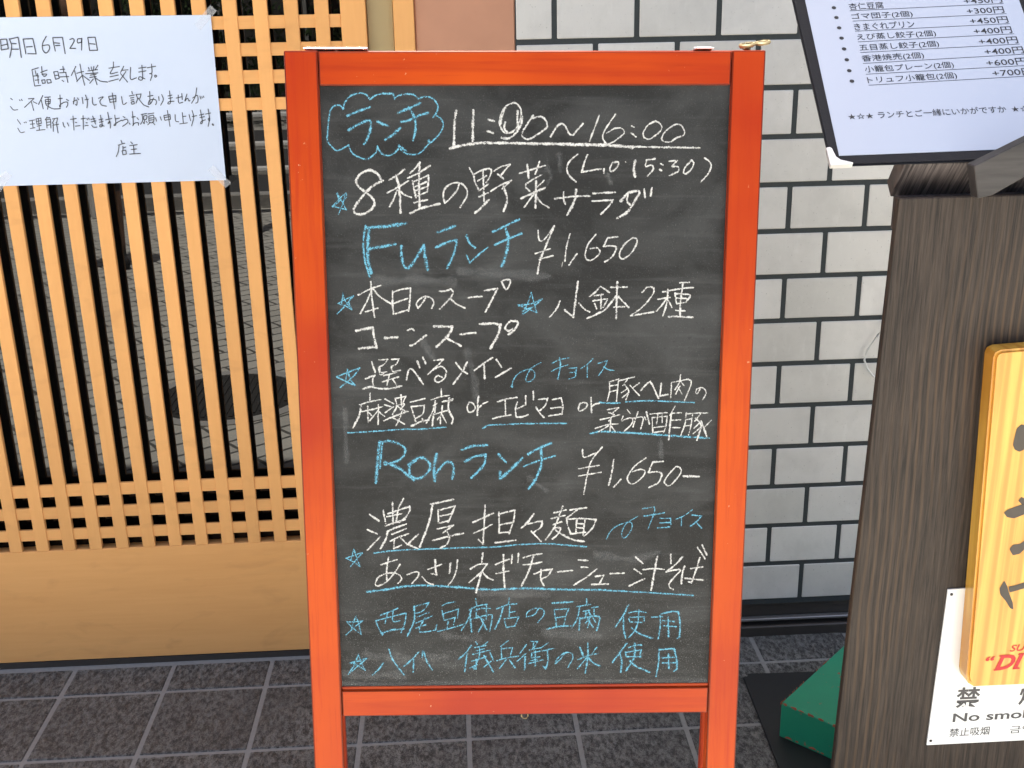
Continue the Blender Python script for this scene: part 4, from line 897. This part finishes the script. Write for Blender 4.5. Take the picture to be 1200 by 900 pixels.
# enamel no-smoking plate screwed to the stand
pt = empty('no_smoking_plate', 'white no smoking plate in several languages half behind the pine signboard', 'sign', Matrix.Translation((1.85, PY-.001, .47)))
def ppart(name, bm, mat, par=None):
    o = build(name, bm, mat); o.parent = par or pt
    if par is None: o.matrix_parent_inverse = pt.matrix_world.inverted()
    return o
bm = bmesh.new(); poly_prism(bm, [(1.7335, .3262), (1.7381, .6202), (2.08, .632), (2.08, .326)], PY-.0032, PY-.0004)
pb = ppart('plate', bm, M_plate)
bm = bmesh.new(); pz = lambda x, z: (x, PY-.0036, z)
put_text(bm, '禁', 1.7739, 1.8144, .3965, .0400, pz, 0, .02)
put_text(bm, '煙', 1.8810, 1.9215, .3965, .0400, pz, 0, .02)
put_text(bm, 'No smoking', 1.7726, 1.9500, .3700, .0170, pz, .012, .02, 0, .73)
put_text(bm, '禁止吸烟', 1.7699, 1.8385, .3405, .0165, pz, .01, .004)
put_text(bm, '금연', 1.8735, 1.9120, .3415, .0150, pz, 0, .0)
ppart('lettering', bm, M_plate_ink, pb)
for x, z in ((1.7447, .6115), (1.7395, .3345)):
    bm = bmesh.new(); bmesh.ops.create_uvsphere(bm, u_segments=10, v_segments=6, radius=.0026)
    bmesh.ops.transform(bm, matrix=Matrix.Translation((x, PY-.0034, z)) @ Matrix.Diagonal((1, .5, 1, 1)), verts=bm.verts[:])
    ppart('screw', bm, M_iron)

# ------------------------------------------------------------------ things on the floor behind the stand
bm = bmesh.new(); box(bm, 0, .75, -.62, 0, .0, .008, .0)
bmesh.ops.bevel(bm, geom=[e for e in bm.edges if abs(e.verts[0].co.z-e.verts[1].co.z) > .004], offset=.012, segments=3, affect='EDGES')
bmesh.ops.transform(bm, matrix=Matrix.Translation((1.6135, -.052, .0036)) @ Matrix.Rotation(R(-1.6), 4, 'Z'), verts=bm.verts[:])
tag(build('steel_base_plate', bm, M_matblack), 'flat black steel plate lying on floor tiles under green block', 'plate')
gx = Vector((.7053, .7089, 0)).normalized(); gy = Vector((gx.y, -gx.x, 0))
MG = Matrix((gx, gy, Vector((0, 0, 1)))).transposed().to_4x4(); MG.translation = Vector((1.6325, -.2925, .0120))
MG = Matrix.Translation(MG.translation) @ Matrix((gx, -gy, Vector((0, 0, 1)))).transposed().to_4x4()
bm = bmesh.new(); box(bm, 0, .36, -.24, 0, 0, .084, .0025, 2)
bmesh.ops.subdivide_edges(bm, edges=[e for e in bm.edges if e.calc_length() > .04], cuts=6, use_grid_fill=True)
nf = len(bm.faces); rr = random.Random(3)
for i in range(44):                      # bare red primer where the paint has chipped along the upper edges
    e = rr.random(); s = rr.uniform(.001, .008); q = rr.uniform(.001, .005)
    if e < .55: c = (rr.random()**1.8*.22, 0, .084); ext = (s, .0008, q)
    elif e < .85: c = (0, -rr.random()**1.4*.14, .084); ext = (.0006, s, q)
    else: c = (0, -rr.random()*.14, .002+q); ext = (.0006, s, q*.7)
    bmesh.ops.create_icosphere(bm, subdivisions=1, radius=1, matrix=Matrix.Translation(c) @ Matrix.Diagonal((*ext, 1)))
bm.faces.ensure_lookup_table()
for f in bm.faces[nf:]: f.material_index = 1
gb = build('green_block', bm, [M_green, M_rust])
gb.matrix_world = MG
tag(gb, 'chipped green painted block with rusty edges behind the dark stand', 'block')
# cable loop hanging out on the wall
pts = [(1.960, .120, .850), (1.948, .121, .806), (1.937, .122, .786), (1.914, .123, .748), (1.9115, .123, .727), (1.920, .122, .706), (1.935, .121, .688), (1.962, .118, .674)]
bm = bmesh.new(); tube(bm, pts, .0022, 8)
tag(build('white_cable', bm, M_cable, smooth=True), 'thin white cable looping on tiled wall beside the dark stand', 'cable')

# ================================================================== the street behind the photographer (seen mirrored in the door glass)
mh = empty('manhole_cover', 'ribbed cast iron manhole cover set in the paving', 'manhole', Matrix.Translation((-.02, -1.86, -.003)))
bm = bmesh.new(); bmesh.ops.create_cone(bm, cap_ends=True, segments=48, radius1=.30, radius2=.30, depth=.006)
for i in range(-9, 10):
    h = math.sqrt(max(0, .27**2-(i*.028)**2)); box(bm, i*.028-.008, i*.028+.008, -h, h, .003, .008)
build('lid', bm, M_iron, mh)
bm = bmesh.new()
ring = [[(r_*math.cos(t), r_*math.sin(t), z) for t in [k*2*math.pi/48 for k in range(48)]] for r_, z in ((.305, -.001), (.305, .004), (.36, .004), (.36, -.001))]
rv = [[bm.verts.new(p) for p in rg] for rg in ring]
for a in range(3):
    for k in range(48): bm.faces.new((rv[a][k], rv[a+1][k], rv[a+1][(k+1) % 48], rv[a][(k+1) % 48]))
build('rim', bm, M_concrete, mh)
gr = empty('guard_rail', 'white tubular guard rail along the kerb', 'guard rail', Matrix.Translation((0, -6.6, 0)))
bm = bmesh.new()
for z in (.35, .55, .78): tube(bm, [(-12, 0, z), (8, 0, z)], .035, 10)
build('rails', bm, M_whitepaint, gr)
for x in range(-12, 9, 2):
    bm = bmesh.new(); tube(bm, [(x, 0, 0), (x, 0, .84)], .045, 10); build('post', bm, M_whitepaint, gr)
bm = bmesh.new(); tube(bm, [(0, 0, 0), (0, 0, 2.8)], .055, 14)
sg_ = build('sign_pole', bm, M_concrete); sg_.location = (-.55, -5.7, 0)
tag(sg_, 'plain grey steel pole standing on the paving by the guard rail', 'pole')
def bush(name, label, cat, x, y, w, d, h, n, trunk=0.0):
    e = empty(name, label, cat, Matrix.Translation((x, y, 0)))
    bm = bmesh.new(); rr = random.Random(int(x*100)+n)
    for i in range(n):
        th = rr.random()*2*math.pi; z = rr.random(); r_ = math.sqrt(rr.random())
        k = (1-abs(2*z-1)**2.5*.6)*(1+.22*math.sin(3*th+z*5+x))
        c = Vector((w*k*r_*math.cos(th), d*k*r_*math.sin(th), trunk+h*z)); s = rr.uniform(.04, .09)
        a = Vector((rr.gauss(0, 1), rr.gauss(0, 1), rr.gauss(0, 1))).normalized(); b = a.orthogonal().normalized()
        bm.faces.new([bm.verts.new(c+s*p) for p in (a, b*.5, -a, -b*.5)])
    build('foliage', bm, M_leaf, e)
    bm = bmesh.new(); tube(bm, [(0, 0, 0), (.03, .02, (trunk+h)*.4), (0, 0, (trunk+h)*.75)], [.14, .10, .03], 10); build('trunk', bm, M_bark, e)
bush('shrub', 'broad dark green shrub across the road', 'shrub', -3.2, -15.2, 2.2, .9, 1.9, 2600)
bush('shrub', 'rounded green shrub across the road beside the tall tree', 'shrub', .6, -15.4, 1.7, .9, 2.2, 2200)
bush('street_tree', 'leafy street tree standing across the road', 'tree', -1.2, -16.2, 2.6, 2.2, 3.6, 4200, 2.0)
hs = empty('town_house', 'dark clad town house across the road', 'house', Matrix.Translation((0, -19, 0)))
bm = bmesh.new(); box(bm, -9, 7, -6, 0, 0, 7, .02); build('wall', bm, M_rooflet, hs)
for x in (-7, -4, -1, 2, 5):
    for z in (1.0, 4.0):
        bm = bmesh.new(); box(bm, x-.75, x+.75, .005, .05, z, z+1.4); w_ = build('window', bm, M_concrete, hs)
        bm = bmesh.new(); box(bm, x-.68, x+.68, .052, .056, z+.07, z+1.33); build('pane', bm, M_glass, w_)

# person waiting on the paving (mirrored in the glass below the notice)
def make_person(x, y, rz):
    J = {'pelvis': (0, 0, .92, .125, .095), 'waist': (0, 0, 1.08, .115, .085), 'chest': (0, -.01, 1.30, .145, .10), 'neckb': (0, 0, 1.45, .062, .06), 'neck': (0, -.01, 1.52, .052, .052),
         'jaw': (0, -.03, 1.58, .062, .07), 'head': (0, -.01, 1.67, .078, .095), 'crown': (0, 0, 1.735, .055, .065)}
    E_ = [('pelvis', 'waist'), ('waist', 'chest'), ('chest', 'neckb'), ('neckb', 'neck'), ('neck', 'jaw'), ('jaw', 'head'), ('head', 'crown')]
    for s, n in ((-1, 'l'), (1, 'r')):
        J.update({'hip'+n: (s*.095, 0, .86, .085, .085), 'knee'+n: (s*.105, -.02, .48, .056, .058), 'calf'+n: (s*.107, .01, .34, .054, .056), 'ankle'+n: (s*.11, .01, .09, .037, .04), 'heel'+n: (s*.11, .0, .045, .042, .04), 'toe'+n: (s*.13, -.17, .035, .042, .03),
                  'sh'+n: (s*.175, 0, 1.40, .058, .06), 'el'+n: (s*.235, .02, 1.12, .040, .042), 'wr'+n: (s*.22, -.08, .90, .028, .026), 'pa'+n: (s*.215, -.10, .83, .036, .02), 'fi'+n: (s*.212, -.115, .755, .022, .013)})
        E_ += [('pelvis', 'hip'+n), ('hip'+n, 'knee'+n), ('knee'+n, 'calf'+n), ('calf'+n, 'ankle'+n), ('ankle'+n, 'heel'+n), ('heel'+n, 'toe'+n), ('chest', 'sh'+n), ('sh'+n, 'el'+n), ('el'+n, 'wr'+n), ('wr'+n, 'pa'+n), ('pa'+n, 'fi'+n)]
    names = list(J); me = bpy.data.meshes.new('person')
    me.from_pydata([J[k][:3] for k in names], [(names.index(a), names.index(b)) for a, b in E_], [])
    o = bpy.data.objects.new('person', me); COL.objects.link(o)
    md = o.modifiers.new('skin', 'SKIN'); md.use_smooth_shade = True
    for i, k in enumerate(names): me.skin_vertices[0].data[i].radius = J[k][3:]; me.skin_vertices[0].data[i].use_root = (k == 'pelvis')
    sb = o.modifiers.new('sub', 'SUBSURF'); sb.levels = sb.render_levels = 2
    t = NT('person clothes and skin'); sep = t.n.new('ShaderNodeSeparateXYZ'); t.l.new(t.coord(), sep.inputs[0])
    st = [(0.0, (.015, .015, .015)), (.055, (.26, .15, .10)), (.28, (.02, .022, .035)), (.53, (.03, .03, .035)), (.86, (.40, .24, .17))]
    r_ = t.ramp(t.math('DIVIDE', sep.outputs['Z'], 1.75), st); r_.node.color_ramp.interpolation = 'CONSTANT'
    t.set(Base_Color=r_, Roughness=.8); me.materials.append(t.m)
    o.location = (x, y, 0); o.rotation_euler = (0, 0, rz)
    bm = bmesh.new(); bmesh.ops.create_uvsphere(bm, u_segments=20, v_segments=12, radius=1, matrix=Matrix.Translation((0, .012, 1.70)) @ Matrix.Diagonal((.092, .108, .098, 1)))
    bmesh.ops.delete(bm, geom=[v for v in bm.verts if v.co.y < -.03 and v.co.z < 1.74], context='VERTS')
    build('hair', bm, M_black, o, True)
    return tag(o, 'person in dark shirt, dark shorts and black shoes standing on the paving', 'person')
make_person(-1.35, -4.6, R(160))
